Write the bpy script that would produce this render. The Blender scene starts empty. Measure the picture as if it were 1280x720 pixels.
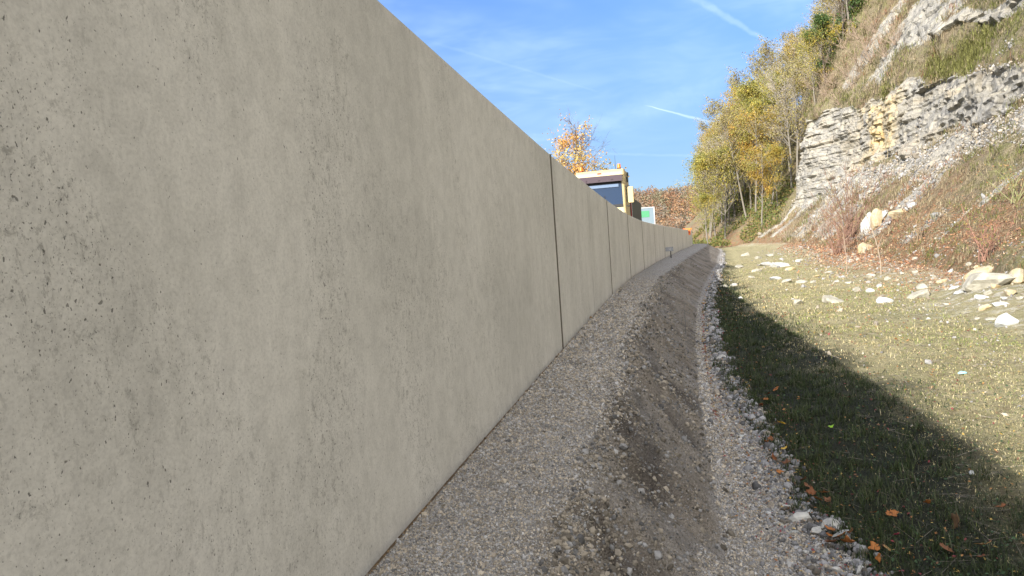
import bpy, math, random
import numpy as np
from mathutils import Vector, Matrix
from mathutils.bvhtree import BVHTree

rng = np.random.default_rng(7)
random.seed(7)
scene = bpy.context.scene
col = scene.collection
R = math.radians

# ------------------------------------------------------------------ camera
F_PX = 900.0
ROLL = R(4.0); PITCH = math.atan(50/900)
cs, sn, cp, sp = math.cos(ROLL), math.sin(ROLL), math.cos(PITCH), math.sin(PITCH)
cam_d = bpy.data.cameras.new('camera'); cam = bpy.data.objects.new('camera', cam_d); col.objects.link(cam)
cam_d.sensor_width = 36; cam_d.lens = 36*F_PX/1280
cam_d.clip_start = .05; cam_d.clip_end = 6000
Rv, Uv, Fv = Vector((cs, -sn*sp, -sn*cp)), Vector((sn, cs*sp, cs*cp)), Vector((0, cp, -sp))
M = Matrix((( Rv.x, Uv.x, -Fv.x, 0), (Rv.y, Uv.y, -Fv.y, 0), (Rv.z, Uv.z, -Fv.z, 0), (0, 0, 0, 1)))
cam.matrix_world = M
scene.camera = cam

def ray(px, py):                      # direction through a point of the 1280x720 picture
    x = (px-640)/F_PX; y = -(py-360)/F_PX
    return Rv*x + Uv*y + Fv

# ------------------------------------------------------------------ noise
def _h(ix, iy, iz, seed):
    n = (ix*374761393 + iy*668265263 + iz*2147483647 + seed*1274126177) & 0xffffffff
    n = ((n ^ (n >> 13))*1274126177) & 0xffffffff
    n = ((n ^ (n >> 16))*2246822519) & 0xffffffff
    return ((n ^ (n >> 15)) & 0xffffff)/float(0xffffff)
def vnoise(x, y=0, z=0, seed=0):
    x, y, z = np.broadcast_arrays(np.asarray(x, float), np.asarray(y, float), np.asarray(z, float))
    ix, iy, iz = (np.floor(a).astype(np.int64) for a in (x, y, z))
    fx, fy, fz = x-ix, y-iy, z-iz
    fx, fy, fz = (a*a*(3-2*a) for a in (fx, fy, fz))
    r = 0
    for dx in (0, 1):
        for dy in (0, 1):
            for dz in (0, 1):
                w = (fx if dx else 1-fx)*(fy if dy else 1-fy)*(fz if dz else 1-fz)
                r = r + w*_h(ix+dx, iy+dy, iz+dz, seed)
    return r*2-1
def fbm(x, y=0, z=0, seed=0, o=4, g=.5):
    a, s, r = 1., 1., 0
    for i in range(o):
        r = r + a*vnoise(np.asarray(x)*s, np.asarray(y)*s, np.asarray(z)*s, seed+i*17); a *= g; s *= 2.03
    return r
def sstep(a, b, x):
    t = np.clip((x-a)/(b-a), 0, 1); return t*t*(3-2*t)

# ------------------------------------------------------------------ mesh helpers
def mk(name, V, F, mat=None, parent=None, smooth=False, tint=None, uv=None, attrs=None, loc=None):
    V = np.ascontiguousarray(V, dtype=np.float32); 
    if isinstance(F, np.ndarray): F = [F]
    F = [np.asarray(f, dtype=np.int32) for f in F if len(f)]
    me = bpy.data.meshes.new(name)
    if loc is not None: V = V - np.array(loc, dtype=np.float32)
    me.vertices.add(len(V)); me.vertices.foreach_set('co', V.ravel())
    nl = sum(f.size for f in F); npoly = sum(len(f) for f in F)
    me.loops.add(nl); me.loops.foreach_set('vertex_index', np.concatenate([f.ravel() for f in F]))
    st = []; o = 0
    for f in F:
        st.append(o + np.arange(len(f))*f.shape[1]); o += f.size
    me.polygons.add(npoly); me.polygons.foreach_set('loop_start', np.concatenate(st).astype(np.int32))
    if smooth: me.polygons.foreach_set('use_smooth', np.ones(npoly, dtype=bool))
    else: me.polygons.foreach_set('use_smooth', np.zeros(npoly, dtype=bool))
    if tint is not None:
        t = np.ones((len(V), 4), dtype=np.float32); t[:, :3] = tint
        a = me.attributes.new('tint', 'FLOAT_COLOR', 'POINT'); a.data.foreach_set('color', t.ravel())
    for k, v in (attrs or {}).items():
        a = me.attributes.new(k, 'FLOAT', 'POINT'); a.data.foreach_set('value', np.asarray(v, dtype=np.float32).ravel())
    if uv is not None:
        l = me.uv_layers.new(name='UVMap'); idx = np.concatenate([f.ravel() for f in F])
        l.data.foreach_set('uv', np.asarray(uv, dtype=np.float32)[idx].ravel())
    me.update(calc_edges=True); me.validate()
    ob = bpy.data.objects.new(name, me); col.objects.link(ob)
    if mat: me.materials.append(mat)
    if parent: ob.parent = parent
    if loc is not None: ob.location = loc
    return ob
def grid_faces(nr, nc):
    i = np.arange(nr-1)[:, None]*nc + np.arange(nc-1)[None, :]
    return np.stack([i, i+1, i+nc+1, i+nc], -1).reshape(-1, 4)
def rots(n, tilt=None):
    q = rng.normal(size=(n, 4))
    if tilt is not None:
        a = rng.uniform(0, 2*np.pi, n); b = rng.normal(0, tilt, n); c = rng.uniform(0, 2*np.pi, n)
        q1 = np.stack([np.cos(a/2), 0*a, 0*a, np.sin(a/2)], 1)
        q2 = np.stack([np.cos(b/2), np.sin(b/2)*np.cos(c), np.sin(b/2)*np.sin(c), 0*a], 1)
        w1, x1, y1, z1 = q2.T; w2, x2, y2, z2 = q1.T
        q = np.stack([w1*w2-x1*x2-y1*y2-z1*z2, w1*x2+x1*w2+y1*z2-z1*y2, w1*y2-x1*z2+y1*w2+z1*x2, w1*z2+x1*y2-y1*x2+z1*w2], 1)
    q /= np.linalg.norm(q, axis=1)[:, None]; w, x, y, z = q.T
    return np.stack([1-2*(y*y+z*z), 2*(x*y-z*w), 2*(x*z+y*w), 2*(x*y+z*w), 1-2*(x*x+z*z), 2*(y*z-x*w), 2*(x*z-y*w), 2*(y*z+x*w), 1-2*(x*x+y*y)], 1).reshape(-1, 3, 3)
def scatter(bases, P, S, Rm, tints):
    """merge many copies of a few base shapes into one vertex/face set"""
    N = len(P); which = rng.integers(0, len(bases), N); VV = []; FF = []; TT = []; o = 0
    for b, (bv, bf) in enumerate(bases):
        m = which == b; n = m.sum()
        if not n: continue
        v = bv[None]*S[m][:, None, :]
        v = np.einsum('nij,nkj->nki', Rm[m], v) + P[m][:, None, :]
        VV.append(v.reshape(-1, 3)); TT.append(np.repeat(tints[m], len(bv), 0))
        FF.append((bf[None] + (np.arange(n)*len(bv))[:, None, None] + o).reshape(-1, bf.shape[1])); o += n*len(bv)
    return np.concatenate(VV), np.concatenate(FF), np.concatenate(TT)
def ico(sub):
    import bmesh
    bm = bmesh.new(); bmesh.ops.create_icosphere(bm, subdivisions=sub, radius=1)
    v = np.array([x.co[:] for x in bm.verts]); f = np.array([[a.index for a in x.verts] for x in bm.faces]); bm.free()
    return v, f
def rock_shape(seed, sub=3, planes=11, rough=.03, lo=.5):
    g = np.random.default_rng(seed); v, f = ico(sub)
    n = g.normal(size=(planes, 3)); n /= np.linalg.norm(n, axis=1)[:, None]; h = g.uniform(lo, .95, planes)
    d = v@n.T; s = np.where(d > .05, h/np.maximum(d, .05), 9).min(1); s = np.minimum(s, 1.0)
    v = v*s[:, None]
    if rough: v = v*(1+rough*fbm(v[:, 0]*3+seed, v[:, 1]*3, v[:, 2]*3, seed, 3))[:, None]
    return v, f
PEB = [rock_shape(100+i, 1, 7, 0, .6) for i in range(8)]
STN = [rock_shape(200+i, 2, 10, .02, .55) for i in range(8)]

# object bookkeeping
def tag(o, label=None, cat=None, group=None, kind=None):
    if label: o['label'] = label
    if cat: o['category'] = cat
    if group: o['group'] = group
    if kind: o['kind'] = kind
    return o
def empty(name, loc, rz=0):
    o = bpy.data.objects.new(name, None); col.objects.link(o); o.location = loc; o.rotation_euler = (0, 0, rz); o.empty_display_size = .2
    return o
def copy_thing(src, loc, rz, sc):
    r = src.copy(); col.objects.link(r); r.location = loc; r.rotation_euler = (0, 0, rz); r.scale = (sc, sc, sc)
    for ch in list(src.children):
        c = ch.copy(); col.objects.link(c); c.parent = r
        for g_ in ch.children:
            d = g_.copy(); col.objects.link(d); d.parent = c
    return r

# ------------------------------------------------------------------ materials
class NT:
    def __init__(s, name):
        s.m = bpy.data.materials.new(name); s.m.use_nodes = True; s.t = s.m.node_tree; s.t.nodes.clear()
        s.out = s.t.nodes.new('ShaderNodeOutputMaterial'); s.b = s.t.nodes.new('ShaderNodeBsdfPrincipled')
        s.t.links.new(s.b.outputs[0], s.out.inputs[0]); s.b.inputs['Roughness'].default_value = .9
        s.b.inputs['Specular IOR Level'].default_value = .25
    def n(s, typ, **k):
        nd = s.t.nodes.new('ShaderNode'+typ)
        for a, v in k.items(): setattr(nd, a, v)
        return nd
    def l(s, a, b): s.t.links.new(a, b); return b
    def co(s, which='Object', scale=(1, 1, 1)):
        c = s.n('TexCoord'); mp = s.n('Mapping'); mp.inputs['Scale'].default_value = scale; s.l(c.outputs[which], mp.inputs[0]); return mp.outputs[0]
    def noise(s, vec, scale, detail=4, rough=.55, dist=0):
        nd = s.n('TexNoise'); nd.inputs['Scale'].default_value = scale; nd.inputs['Detail'].default_value = detail
        nd.inputs['Roughness'].default_value = rough; nd.inputs['Distortion'].default_value = dist; s.l(vec, nd.inputs['Vector']); return nd.outputs[0]
    def vor(s, vec, scale, feature='F1', out=0):
        nd = s.n('TexVoronoi', feature=feature); nd.inputs['Scale'].default_value = scale; s.l(vec, nd.inputs['Vector']); return nd.outputs[out]
    def ramp(s, fac, stops, interp='LINEAR'):
        nd = s.n('ValToRGB'); e = nd.color_ramp.elements; nd.color_ramp.interpolation = interp
        while len(e) < len(stops): e.new(.5)
        for el, (p, c) in zip(e, stops):
            el.position = p; el.color = (*c, 1) if not isinstance(c, (int, float)) else (c, c, c, 1)
        s.l(fac, nd.inputs[0]); return nd.outputs[0]
    def mix(s, fac, a, b, mode='MIX'):
        nd = s.n('Mix', data_type='RGBA', blend_type=mode)
        for sock, v in ((nd.inputs[0], fac), (nd.inputs[6], a), (nd.inputs[7], b)):
            if isinstance(v, (int, float)): sock.default_value = v
            elif isinstance(v, tuple): sock.default_value = (*v, 1)
            else: s.l(v, sock)
        return nd.outputs[2]
    def math(s, op, a, b=0, clamp=False):
        nd = s.n('Math', operation=op, use_clamp=clamp)
        for sock, v in ((nd.inputs[0], a), (nd.inputs[1], b)):
            if isinstance(v, (int, float)): sock.default_value = v
            else: s.l(v, sock)
        return nd.outputs[0]
    def attr(s, name, out='Fac'):
        nd = s.n('Attribute'); nd.attribute_name = name; return nd.outputs[out]
    def bump(s, h, strength=.5, dist=.02, prev=None):
        nd = s.n('Bump'); nd.inputs['Strength'].default_value = strength; nd.inputs['Distance'].default_value = dist
        s.l(h, nd.inputs['Height']); 
        if prev is not None: s.l(prev, nd.inputs['Normal'])
        return nd.outputs[0]
    def base(s, c):
        if isinstance(c, tuple): s.b.inputs['Base Color'].default_value = (*c, 1)
        else: s.l(c, s.b.inputs['Base Color'])
        return s
    def rough(s, v): s.b.inputs['Roughness'].default_value = v; return s
    def nrm(s, v): s.l(v, s.b.inputs['Normal']); return s

def simple(name, c, rough=.6, var=.15, scale=8, metal=0, spec=.3):
    k = NT(name); v = k.co(); n = k.noise(v, scale, 4)
    k.base(k.mix(n, tuple(x*(1-var) for x in c), tuple(min(1, x*(1+var)) for x in c)))
    k.rough(rough); k.b.inputs['Metallic'].default_value = metal; k.b.inputs['Specular IOR Level'].default_value = spec
    return k.m

# concrete: UV = (metres along the wall, metres up)
def concrete():
    k = NT('concrete'); uvn = k.n('UVMap'); uv = uvn.outputs[0]
    def mp(sx, sy, ox=0):
        m = k.n('Mapping'); m.inputs['Scale'].default_value = (sx, sy, 1); m.inputs['Location'].default_value = (ox, ox*.7, 0); k.l(uv, m.inputs[0]); return m.outputs[0]
    def N(vec, scale, detail=3, rough=.6, dist=0):
        nd = k.n('TexNoise', noise_dimensions='2D'); nd.inputs['Scale'].default_value = scale; nd.inputs['Detail'].default_value = detail
        nd.inputs['Roughness'].default_value = rough; nd.inputs['Distortion'].default_value = dist; k.l(vec, nd.inputs['Vector']); return nd.outputs[0]
    base = k.ramp(N(mp(1, .8), .9, 5), [(.32, (.62, .608, .565)), (.5, (.69, .676, .63)), (.68, (.735, .72, .675))])
    mott = N(mp(1, .8, 3), 11, 5, .78, .3)
    base = k.mix(k.ramp(mott, [(.3, .75), (.62, 0)]), base, k.mix(1., base, (.80, .80, .80), 'MULTIPLY'))
    fine = N(mp(1, 1, 5), 90, 2, .7)
    base = k.mix(k.ramp(fine, [(.25, .5), (.6, 0)]), base, k.mix(1., base, (.74, .74, .74), 'MULTIPLY'))
    band = N(mp(1.6, .05, 9), 1.3, 4, .65)
    base = k.mix(k.ramp(band, [(.35, .4), (.58, 0)]), base, k.mix(1., base, (.88, .88, .88), 'MULTIPLY'))
    band2 = N(mp(7, .10, 2), 1.0, 3, .65)
    base = k.mix(k.ramp(band2, [(.52, 0), (.72, .35)]), base, k.mix(1., base, (.84, .84, .835), 'MULTIPLY'))
    clus = k.ramp(N(mp(1.0, .5, 12), 1.2, 3, .6, .8), [(.44, 0), (.62, 1)])
    sm = k.ramp(N(mp(1.4, .8, 1), 24, 5, .85, .3), [(.54, 0), (.68, 1)])
    base = k.mix(k.math('MULTIPLY', k.math('MULTIPLY', sm, k.math('ADD', k.math('MULTIPLY', clus, .8), .2)), .55), base, (.17, .165, .15))
    pits = []
    for i, (s_, lo, hi, am) in enumerate([(38, .805, .83, .8), (80, .765, .80, .75), (150, .735, .785, .5)]):
        p = N(mp(1.25, .85, 4+i*5), s_, 2, .5, .15)
        p = k.ramp(k.math('ADD', p, k.math('MULTIPLY', clus, .045 if i == 0 else .06)), [(lo, 0), (hi, 1)])
        pits.append(k.math('MULTIPLY', p, am))
    pits[0] = k.math('MULTIPLY', pits[0], .8)
    allp = k.math('MAXIMUM', pits[0], k.math('MAXIMUM', pits[1], pits[2]))
    base = k.mix(allp, base, (.055, .052, .047))
    ln = k.attr('form'); w = N(mp(.2, .8, 7), 2, 2)
    base = k.mix(k.math('MULTIPLY', k.ramp(ln, [(.9925, 0), (.997, .6)]), k.ramp(w, [(.38, 0), (.55, 1)])), base, (.20, .19, .17))
    foot = k.attr('foot')
    base = k.mix(k.math('MULTIPLY', k.ramp(k.math('ADD', foot, k.math('MULTIPLY', mott, .05)), [(.015, .35), (.07, 0)]), .8), base, (.22, .17, .115))
    k.base(base)
    h = k.math('SUBTRACT', k.math('MULTIPLY', mott, .25), allp)
    k.nrm(k.bump(h, .45, .005)); k.rough(.82)
    return k.m
M_CONC = concrete()

def gravel():
    k = NT('gravel'); v = k.co()
    soil = k.attr('soil'); brown = k.attr('brown')
    c1 = k.vor(v, 85, 'F1', 1); d1 = k.vor(v, 85)
    g = k.ramp(c1, [(0, (.15, .145, .14)), (.3, (.21, .205, .20)), (.6, (.28, .275, .27)), (.85, (.36, .355, .35)), (1, (.26, .22, .17))])
    big = k.noise(v, 2.2, 5, .6)
    g = k.mix(k.ramp(big, [(.4, 0), (.65, .45)]), g, k.mix(1., g, (.84, .76, .64), 'MULTIPLY'))
    s = k.ramp(k.noise(v, 60, 5, .75), [(.25, (.08, .068, .055)), (.5, (.18, .155, .125)), (.62, (.24, .215, .18)), (.75, (.32, .295, .26))])
    s = k.mix(k.ramp(k.noise(v, 1.7, 4), [(.4, 0), (.62, .8)]), s, k.mix(1., s, (.62, .62, .64), 'MULTIPLY'))
    far = k.noise(v, 14, 6, .8)
    g = k.mix(k.ramp(far, [(.38, .9), (.56, 0)]), g, k.mix(1., g, (.55, .53, .50), 'MULTIPLY'))
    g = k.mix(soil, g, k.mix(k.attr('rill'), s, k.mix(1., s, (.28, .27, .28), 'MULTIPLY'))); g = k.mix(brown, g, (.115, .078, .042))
    k.base(g)
    k.nrm(k.bump(d1, .9, .012, k.bump(k.noise(v, 38, 5, .7), .7, .02)))
    return k.m
M_GRAV = gravel()

def field():
    k = NT('grass_soil'); v = k.co()
    n1 = k.noise(v, .7, 6, .62); n2 = k.noise(v, 9, 6, .7); n3 = k.noise(v, 55, 5, .75)
    a = k.ramp(n1, [(.36, (.22, .215, .09)), (.5, (.34, .31, .165)), (.66, (.42, .37, .22))])
    b = k.ramp(n2, [(.3, (.17, .175, .07)), (.5, (.34, .31, .17)), (.7, (.48, .43, .29))])
    c = k.mix(.55, a, b)
    c = k.mix(k.ramp(n3, [(.35, .75), (.58, 0)]), c, (.10, .085, .05))
    n5 = k.noise(v, 3.2, 7, .75, .5); c = k.mix(k.ramp(n5, [(.52, 0), (.64, .75)]), c, (.15, .115, .07))
    c = k.mix(k.ramp(k.noise(v, 24, 5, .8), [(.58, 0), (.66, .7)]), c, (.50, .46, .35))
    sh = k.attr('lush_shade')
    c = k.mix(sh, c, k.mix(1., c, (.085, .11, .12), 'MULTIPLY'))  # wall shadow painted into the turf colour: darker, cooler, a little greener
    lt = k.attr('litter')
    c = k.mix(k.math('MULTIPLY', lt, k.ramp(n2, [(.38, 0), (.56, 1)])), c, k.ramp(n3, [(.35, (.13, .06, .03)), (.65, (.33, .17, .085))]))
    st = k.attr('stony')
    c = k.mix(k.math('MULTIPLY', st, k.ramp(k.noise(v, 4, 6, .75), [(.5, 0), (.6, 1)])), c, (.42, .40, .34))
    k.base(c); k.nrm(k.bump(n3, .9, .04, k.bump(n2, .8, .08)))
    return k.m
M_FIELD = field()

def hill():
    k = NT('limestone_slope'); v = k.co(); rock = k.attr('rock'); och = k.attr('ochre'); lit = k.attr('litter')
    vl = k.co('Object', (.5, .5, 1.0))
    r1 = k.noise(vl, 1.3, 8, .68); r2 = k.noise(v, 5, 8, .72)
    rk = k.ramp(r1, [(.3, (.19, .187, .175)), (.44, (.28, .27, .245)), (.56, (.35, .33, .28)), (.72, (.43, .40, .325))])
    rk = k.mix(k.ramp(r2, [(.36, .6), (.54, 0)]), rk, k.mix(1., rk, (.6, .6, .61), 'MULTIPLY'))
    oc = k.ramp(k.noise(vl, 2.5, 5, .65), [(.33, (.40, .36, .27)), (.48, (.47, .39, .23)), (.66, (.42, .27, .10))])
    rk = k.mix(och, rk, oc)
    crk = k.vor(k.co('Object', (.4, .4, .75)), 1.0, 'DISTANCE_TO_EDGE')
    wob = k.noise(v, 1.5, 4, .6)
    rk = k.mix(k.math('MULTIPLY', k.ramp(crk, [(.0, .8), (.035, 0)]), k.ramp(wob, [(.45, 0), (.6, 1)])), rk, (.05, .047, .042))
    n2 = k.noise(v, 1.1, 7, .7); n3 = k.noise(v, 12, 6, .78); n4 = k.noise(v, .22, 4, .6)
    veg = k.ramp(n3, [(.3, (.075, .062, .038)), (.48, (.17, .14, .085)), (.6, (.26, .225, .15)), (.74, (.37, .335, .255))])
    veg = k.mix(k.ramp(n2, [(.48, 0), (.62, .75)]), veg, k.ramp(n3, [(.3, (.06, .072, .02)), (.65, (.20, .20, .07))]))
    veg = k.mix(k.ramp(n4, [(.5, 0), (.62, .3)]), veg, k.ramp(n3, [(.3, (.10, .05, .035)), (.65, (.27, .16, .11))]))
    veg = k.mix(k.math('MULTIPLY', lit, k.ramp(k.noise(v, 1.6, 5, .7), [(.4, 0), (.55, 1)])), veg, k.ramp(n3, [(.3, (.10, .055, .03)), (.6, (.26, .155, .085)), (.75, (.38, .27, .18))]))
    edge = k.ramp(k.math('ADD', rock, k.math('MULTIPLY', k.math('SUBTRACT', k.noise(v, 2.6, 8, .75), .5), 1.3)), [(.46, 0), (.54, 1)])
    k.base(k.mix(edge, veg, rk))
    h = k.math('ADD', r2, k.math('MULTIPLY', k.ramp(crk, [(0, 0), (.05, 1)]), .4))
    k.nrm(k.bump(h, .8, .22, k.bump(n3, .8, .1)))
    return k.m
M_HILL = hill()

def tinted(name, rough=.85, nscale=40, amt=.3, bumpd=.004, trans=0):
    k = NT(name); v = k.co(); t = k.attr('tint', 'Color'); n = k.noise(v, nscale, 4, .65)
    k.base(k.mix(n, k.mix(1., t, (1-amt,)*3, 'MULTIPLY'), k.mix(1., t, (1+amt,)*3, 'MULTIPLY'))); k.rough(rough)
    if bumpd: k.nrm(k.bump(n, .5, bumpd))
    if trans:
        tr = k.n('BsdfTranslucent'); k.l(t, tr.inputs[0]); mx = k.n('MixShader'); mx.inputs[0].default_value = trans
        k.l(k.b.outputs[0], mx.inputs[1]); k.l(tr.outputs[0], mx.inputs[2]); k.l(mx.outputs[0], k.out.inputs[0])
    return k.m
M_PEB = tinted('pebble', .85, 120, .25, .002)
M_GRASS = tinted('grass_blades', .7, 3, .2, 0, .25)
M_LEAF = tinted('tree_leaves', .6, 2, .25, 0, .4)
M_DRYLEAF = tinted('fallen_leaf', .6, 60, .3, .002, .15)
M_TWIG = tinted('twigs', .9, 5, .25, 0)
def stone_mat(name, c, c2):
    k = NT(name); v = k.co(); n = k.noise(v, 3.5, 6, .7)
    k.base(k.mix(k.ramp(n, [(.36, 0), (.62, 1)]), c, c2)); k.nrm(k.bump(k.noise(v, 9, 6, .7), .6, .03)); return k.m
M_ST = dict(pale=stone_mat('pale_limestone', (.21, .20, .165), (.345, .33, .275)), white=stone_mat('white_limestone', (.27, .28, .275), (.41, .42, .405)),
            ochre=stone_mat('ochre_limestone', (.34, .31, .24), (.33, .25, .13)), grey=stone_mat('grey_limestone', (.25, .25, .24), (.42, .41, .38)))
def bark_mat(name, c):
    k = NT(name); v = k.co('Object', (1, 1, .2)); n = k.noise(v, 6, 5, .7)
    k.base(k.mix(n, tuple(x*.55 for x in c), tuple(x*1.35 for x in c))); k.nrm(k.bump(n, .6, .03)); return k.m
M_BARK = bark_mat('bark', (.17, .155, .13)); M_BARK2 = bark_mat('dark_bark', (.10, .085, .07))

# ------------------------------------------------------------------ plan of the place
WY = np.array([-40, -12, 2.67, 3.8, 5.3, 8.44, 16.3, 22.95, 28.56, 36, 44.4, 55, 65.9, 80, 92.6, 110, 130, 200, 900.])
WX = np.array([-9.4, -3.66, -.66, -.43, -.11, .55, 2.26, 3.80, 5.30, 7.3, 9.65, 12.7, 15.85, 20.1, 23.6, 27.2, 28.6, 28, -20.])
# smooth the base line a little so the wall bends instead of kinking
_yy = np.linspace(-40, 220, 2601); _xx = np.interp(_yy, WY, WX)
_k = np.ones(41)/41; _xs = np.convolve(np.pad(_xx, 20, mode='reflect', reflect_type='odd'), _k, 'valid')
def wx(Y): return np.interp(Y, _yy, _xs)
def wdir(Y): s = (wx(np.asarray(Y)+.5)-wx(np.asarray(Y)-.5)); L = np.sqrt(1+s*s); return s/L, 1/L
def off(Y, n):                       # point n metres to the right of the wall foot at station Y
    dx, dy = wdir(Y); return wx(Y)+n*dy, np.asarray(Y)-n*dx
def ztop(Y): return np.interp(Y, [-40, 3, 8.4, 16, 23, 28, 43, 65, 93], [1.35, 1.19, 1.06, .94, .82, .72, .68, .66, .58])
def crest(Y): return np.interp(Y, [0, 5, 9, 14, 23, 35, 60, 95], [.76, .76, .80, .84, 1.0, 1.3, 1.7, 1.9]) + .07*fbm(Y*.9, seed=3)*np.clip(8/np.maximum(Y, 4), .3, 1)
def foot(Y): return np.interp(Y, [0, 5, 9, 14, 23, 50, 95], [1.52, 1.53, 1.6, 1.75, 2.1, 3.0, 3.2])
def edge(Y): return np.interp(Y, [0, 4, 6, 9, 14, 23, 48, 95], [2.3, 2.25, 2.10, 1.98, 1.98, 2.38, 3.3, 3.6]) + .10*fbm(Y*1.3, seed=5) + .03*fbm(Y*6, seed=6)
FY = [-40, 0, 14, 26, 50, 75, 90, 100, 115, 130, 150, 200, 300]
FXv = [-1.0, 7.0, 10.4, 14.6, 21.9, 29.4, 33.2, 34, 33.5, 33, 35, 45, 70]
def fx(Y): return np.interp(Y, FY, FXv) + .5*vnoise(np.asarray(Y)*.15, seed=9)

def profile(Y, n):
    c, f, e = crest(Y), foot(Y), edge(Y)
    def P(n):
        z = np.where(n < c, -1.2-.07*np.clip(n/c, 0, 1)**2, 0)
        u = np.clip((n-c)/(f-c), 0, 1); z = np.where((n >= c) & (n < f), -1.27-.77*u, z)
        z = np.where((n >= f) & (n < e), -2.04-.03*np.sin(np.pi*np.clip((n-f)/(e-f), 0, 1)), z)
        u = np.clip((n-e)/1.3, 0, 1); z = np.where(n >= e, -2.02+.21*u, z)
        z = np.where(n > e+1.3, -1.81+.13*np.clip((n-e-1.3)/5, 0, 1), z)
        z = z - .24*sstep(8, 26, Y)*np.clip((n-e)/.8, 0, 1)*(n >= e)
        return z
    d = .07
    z = (P(n-d)+P(n-d/2)+P(n)+P(n+d/2)+P(n+d))/5
    return np.where(n < d*1.1, np.minimum(z, -1.2), z)
def ground_z(Y, n):
    Y = np.asarray(Y, float); n = np.asarray(n, float)
    c, f, e = crest(Y), foot(Y), edge(Y)
    z = profile(Y, n)
    near = np.clip(14/np.maximum(Y, 3), .25, 1)
    top = sstep(.05, .2, n)*(1-sstep(c-.1, c+.1, n)); slope = sstep(c-.12, c+.1, n)*(1-sstep(f-.1, f+.12, n))
    gr = sstep(e-.05, e+.25, n)
    z = z + top*(-.055*np.clip(fbm(Y*2.6, n*1.1, seed=21, o=3), 0, 1) + .006*fbm(Y*8, n*8, seed=22))
    rill = np.abs(vnoise(Y*2.6+n*.9, n*.5, seed=31)); rill2 = np.abs(vnoise(Y*6.5+n*2.2, n*.7, seed=32))
    z = z + slope*(-.10*(1-rill)**5*(.4+.6*sstep(-.2, .5, vnoise(Y*.5, seed=33))) - .05*(1-rill2)**5 + .022*fbm(Y*7, n*7, seed=34))
    clod = sstep(c-.22, c, n)*(1-sstep(c+.25, c+.5, n))
    z = z + clod*near*.075*fbm(Y*4.5, n*5, seed=41, o=4)
    bed = sstep(f-.05, f+.1, n)*(1-gr)
    z = z + bed*(.022*fbm(Y*2.5, n*3, seed=51) + .008*fbm(Y*12, n*12, seed=52))
    mound = np.exp(-((Y-4.05)/.45)**2-((n-1.52)/.22)**2); z = z+.10*mound
    z = z + gr*(.024*fbm(Y*.8, n*.8, seed=61, o=4) + .02*fbm(Y*5, n*5, seed=62, o=3)*(1-sstep(5, 9, n)*.5))
    return z

# ------------------------------------------------------------------ gravel bank and field
def geo_rows(a, b, r0, k):
    ys = [a]
    while ys[-1] < b: ys.append(ys[-1]+max(r0, k*abs(ys[-1])))
    return np.array(ys)
Yr = np.concatenate([np.linspace(-12, 1.4, 60)[:-1], geo_rows(1.4, 100, .013, .0052)])
nU = 190; U = np.linspace(0, 1, nU)**1.05
YY = np.repeat(Yr[:, None], nU, 1); ee = edge(Yr)[:, None]; NN = U[None]*ee
Z = ground_z(YY, NN) - .03*np.exp(-(NN/.03)**2)
X, Yp = off(YY, NN); X = np.where(NN == 0, X-.05, X)
cc, ff = crest(YY), foot(YY)
soil = sstep(cc-.22, cc+.05, NN+.09*fbm(YY*4, NN*4, seed=71))*(1-sstep(ff-.12, ff+.06, NN+.06*fbm(YY*3, NN*3, seed=72)))
soil = soil*(1-.9*np.exp(-((YY-4.05)/.45)**2-((NN-1.55)/.25)**2))*np.clip(.82+.35*fbm(YY*1.2, NN*1.6, seed=73), .35, 1)
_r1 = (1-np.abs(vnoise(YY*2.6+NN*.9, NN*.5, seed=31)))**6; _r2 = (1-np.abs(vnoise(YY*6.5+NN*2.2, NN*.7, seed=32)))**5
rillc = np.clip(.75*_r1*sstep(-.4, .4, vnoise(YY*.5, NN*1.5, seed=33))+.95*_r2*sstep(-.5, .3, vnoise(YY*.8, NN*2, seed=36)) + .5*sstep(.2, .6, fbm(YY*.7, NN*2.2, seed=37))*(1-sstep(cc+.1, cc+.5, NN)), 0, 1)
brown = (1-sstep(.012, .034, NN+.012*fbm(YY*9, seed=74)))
V = np.stack([X, Yp, Z], -1).reshape(-1, 3)
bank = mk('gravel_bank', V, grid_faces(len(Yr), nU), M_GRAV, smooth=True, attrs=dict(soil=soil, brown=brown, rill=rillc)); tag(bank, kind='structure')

nU = 210
Yf = np.concatenate([np.linspace(-12, 2, 40)[:-1], geo_rows(2, 104, .03, .009)])
U = (np.linspace(0, 1, nU)**1.7)
YY = np.repeat(Yf[:, None], nU, 1); e0 = edge(Yf)[:, None]
n1 = ((fx(Yf)-wx(Yf))*wdir(Yf)[1])[:, None] + .9 + .35*np.abs(fx(Yf)*0)[:, None]
NN = e0-.06 + U[None]*(n1-e0+.06)
Z = ground_z(YY, NN); X, Yp = off(YY, NN)
dF = (fx(Yp)-X)
Z = Z + .28*(1-sstep(0, 2.2, dF+.5*fbm(X*.4, Yp*.4, seed=80)))
Z = Z - .08*(1-U[None])**30*0
lush_shade = (1-sstep(2.9, 4.0, NN+.45*fbm(X*.9, Yp*.9, seed=81)))  # band along the wall's shadow where shade goes into the ground colour
litter = (1-sstep(.2, 2.2, dF+1.0*fbm(X*.3, Yp*.3, seed=82)))*sstep(16, 24, Yp)
stony = (1-sstep(.4, 2.6, dF+1.2*fbm(X*.35, Yp*.35, seed=83)))*.9
fieldo = mk('grass_field', np.stack([X, Yp, Z], -1).reshape(-1, 3), grid_faces(len(Yf), nU), M_FIELD, smooth=True, attrs=dict(lush_shade=lush_shade, litter=litter, stony=stony)); tag(fieldo, kind='structure')
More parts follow.
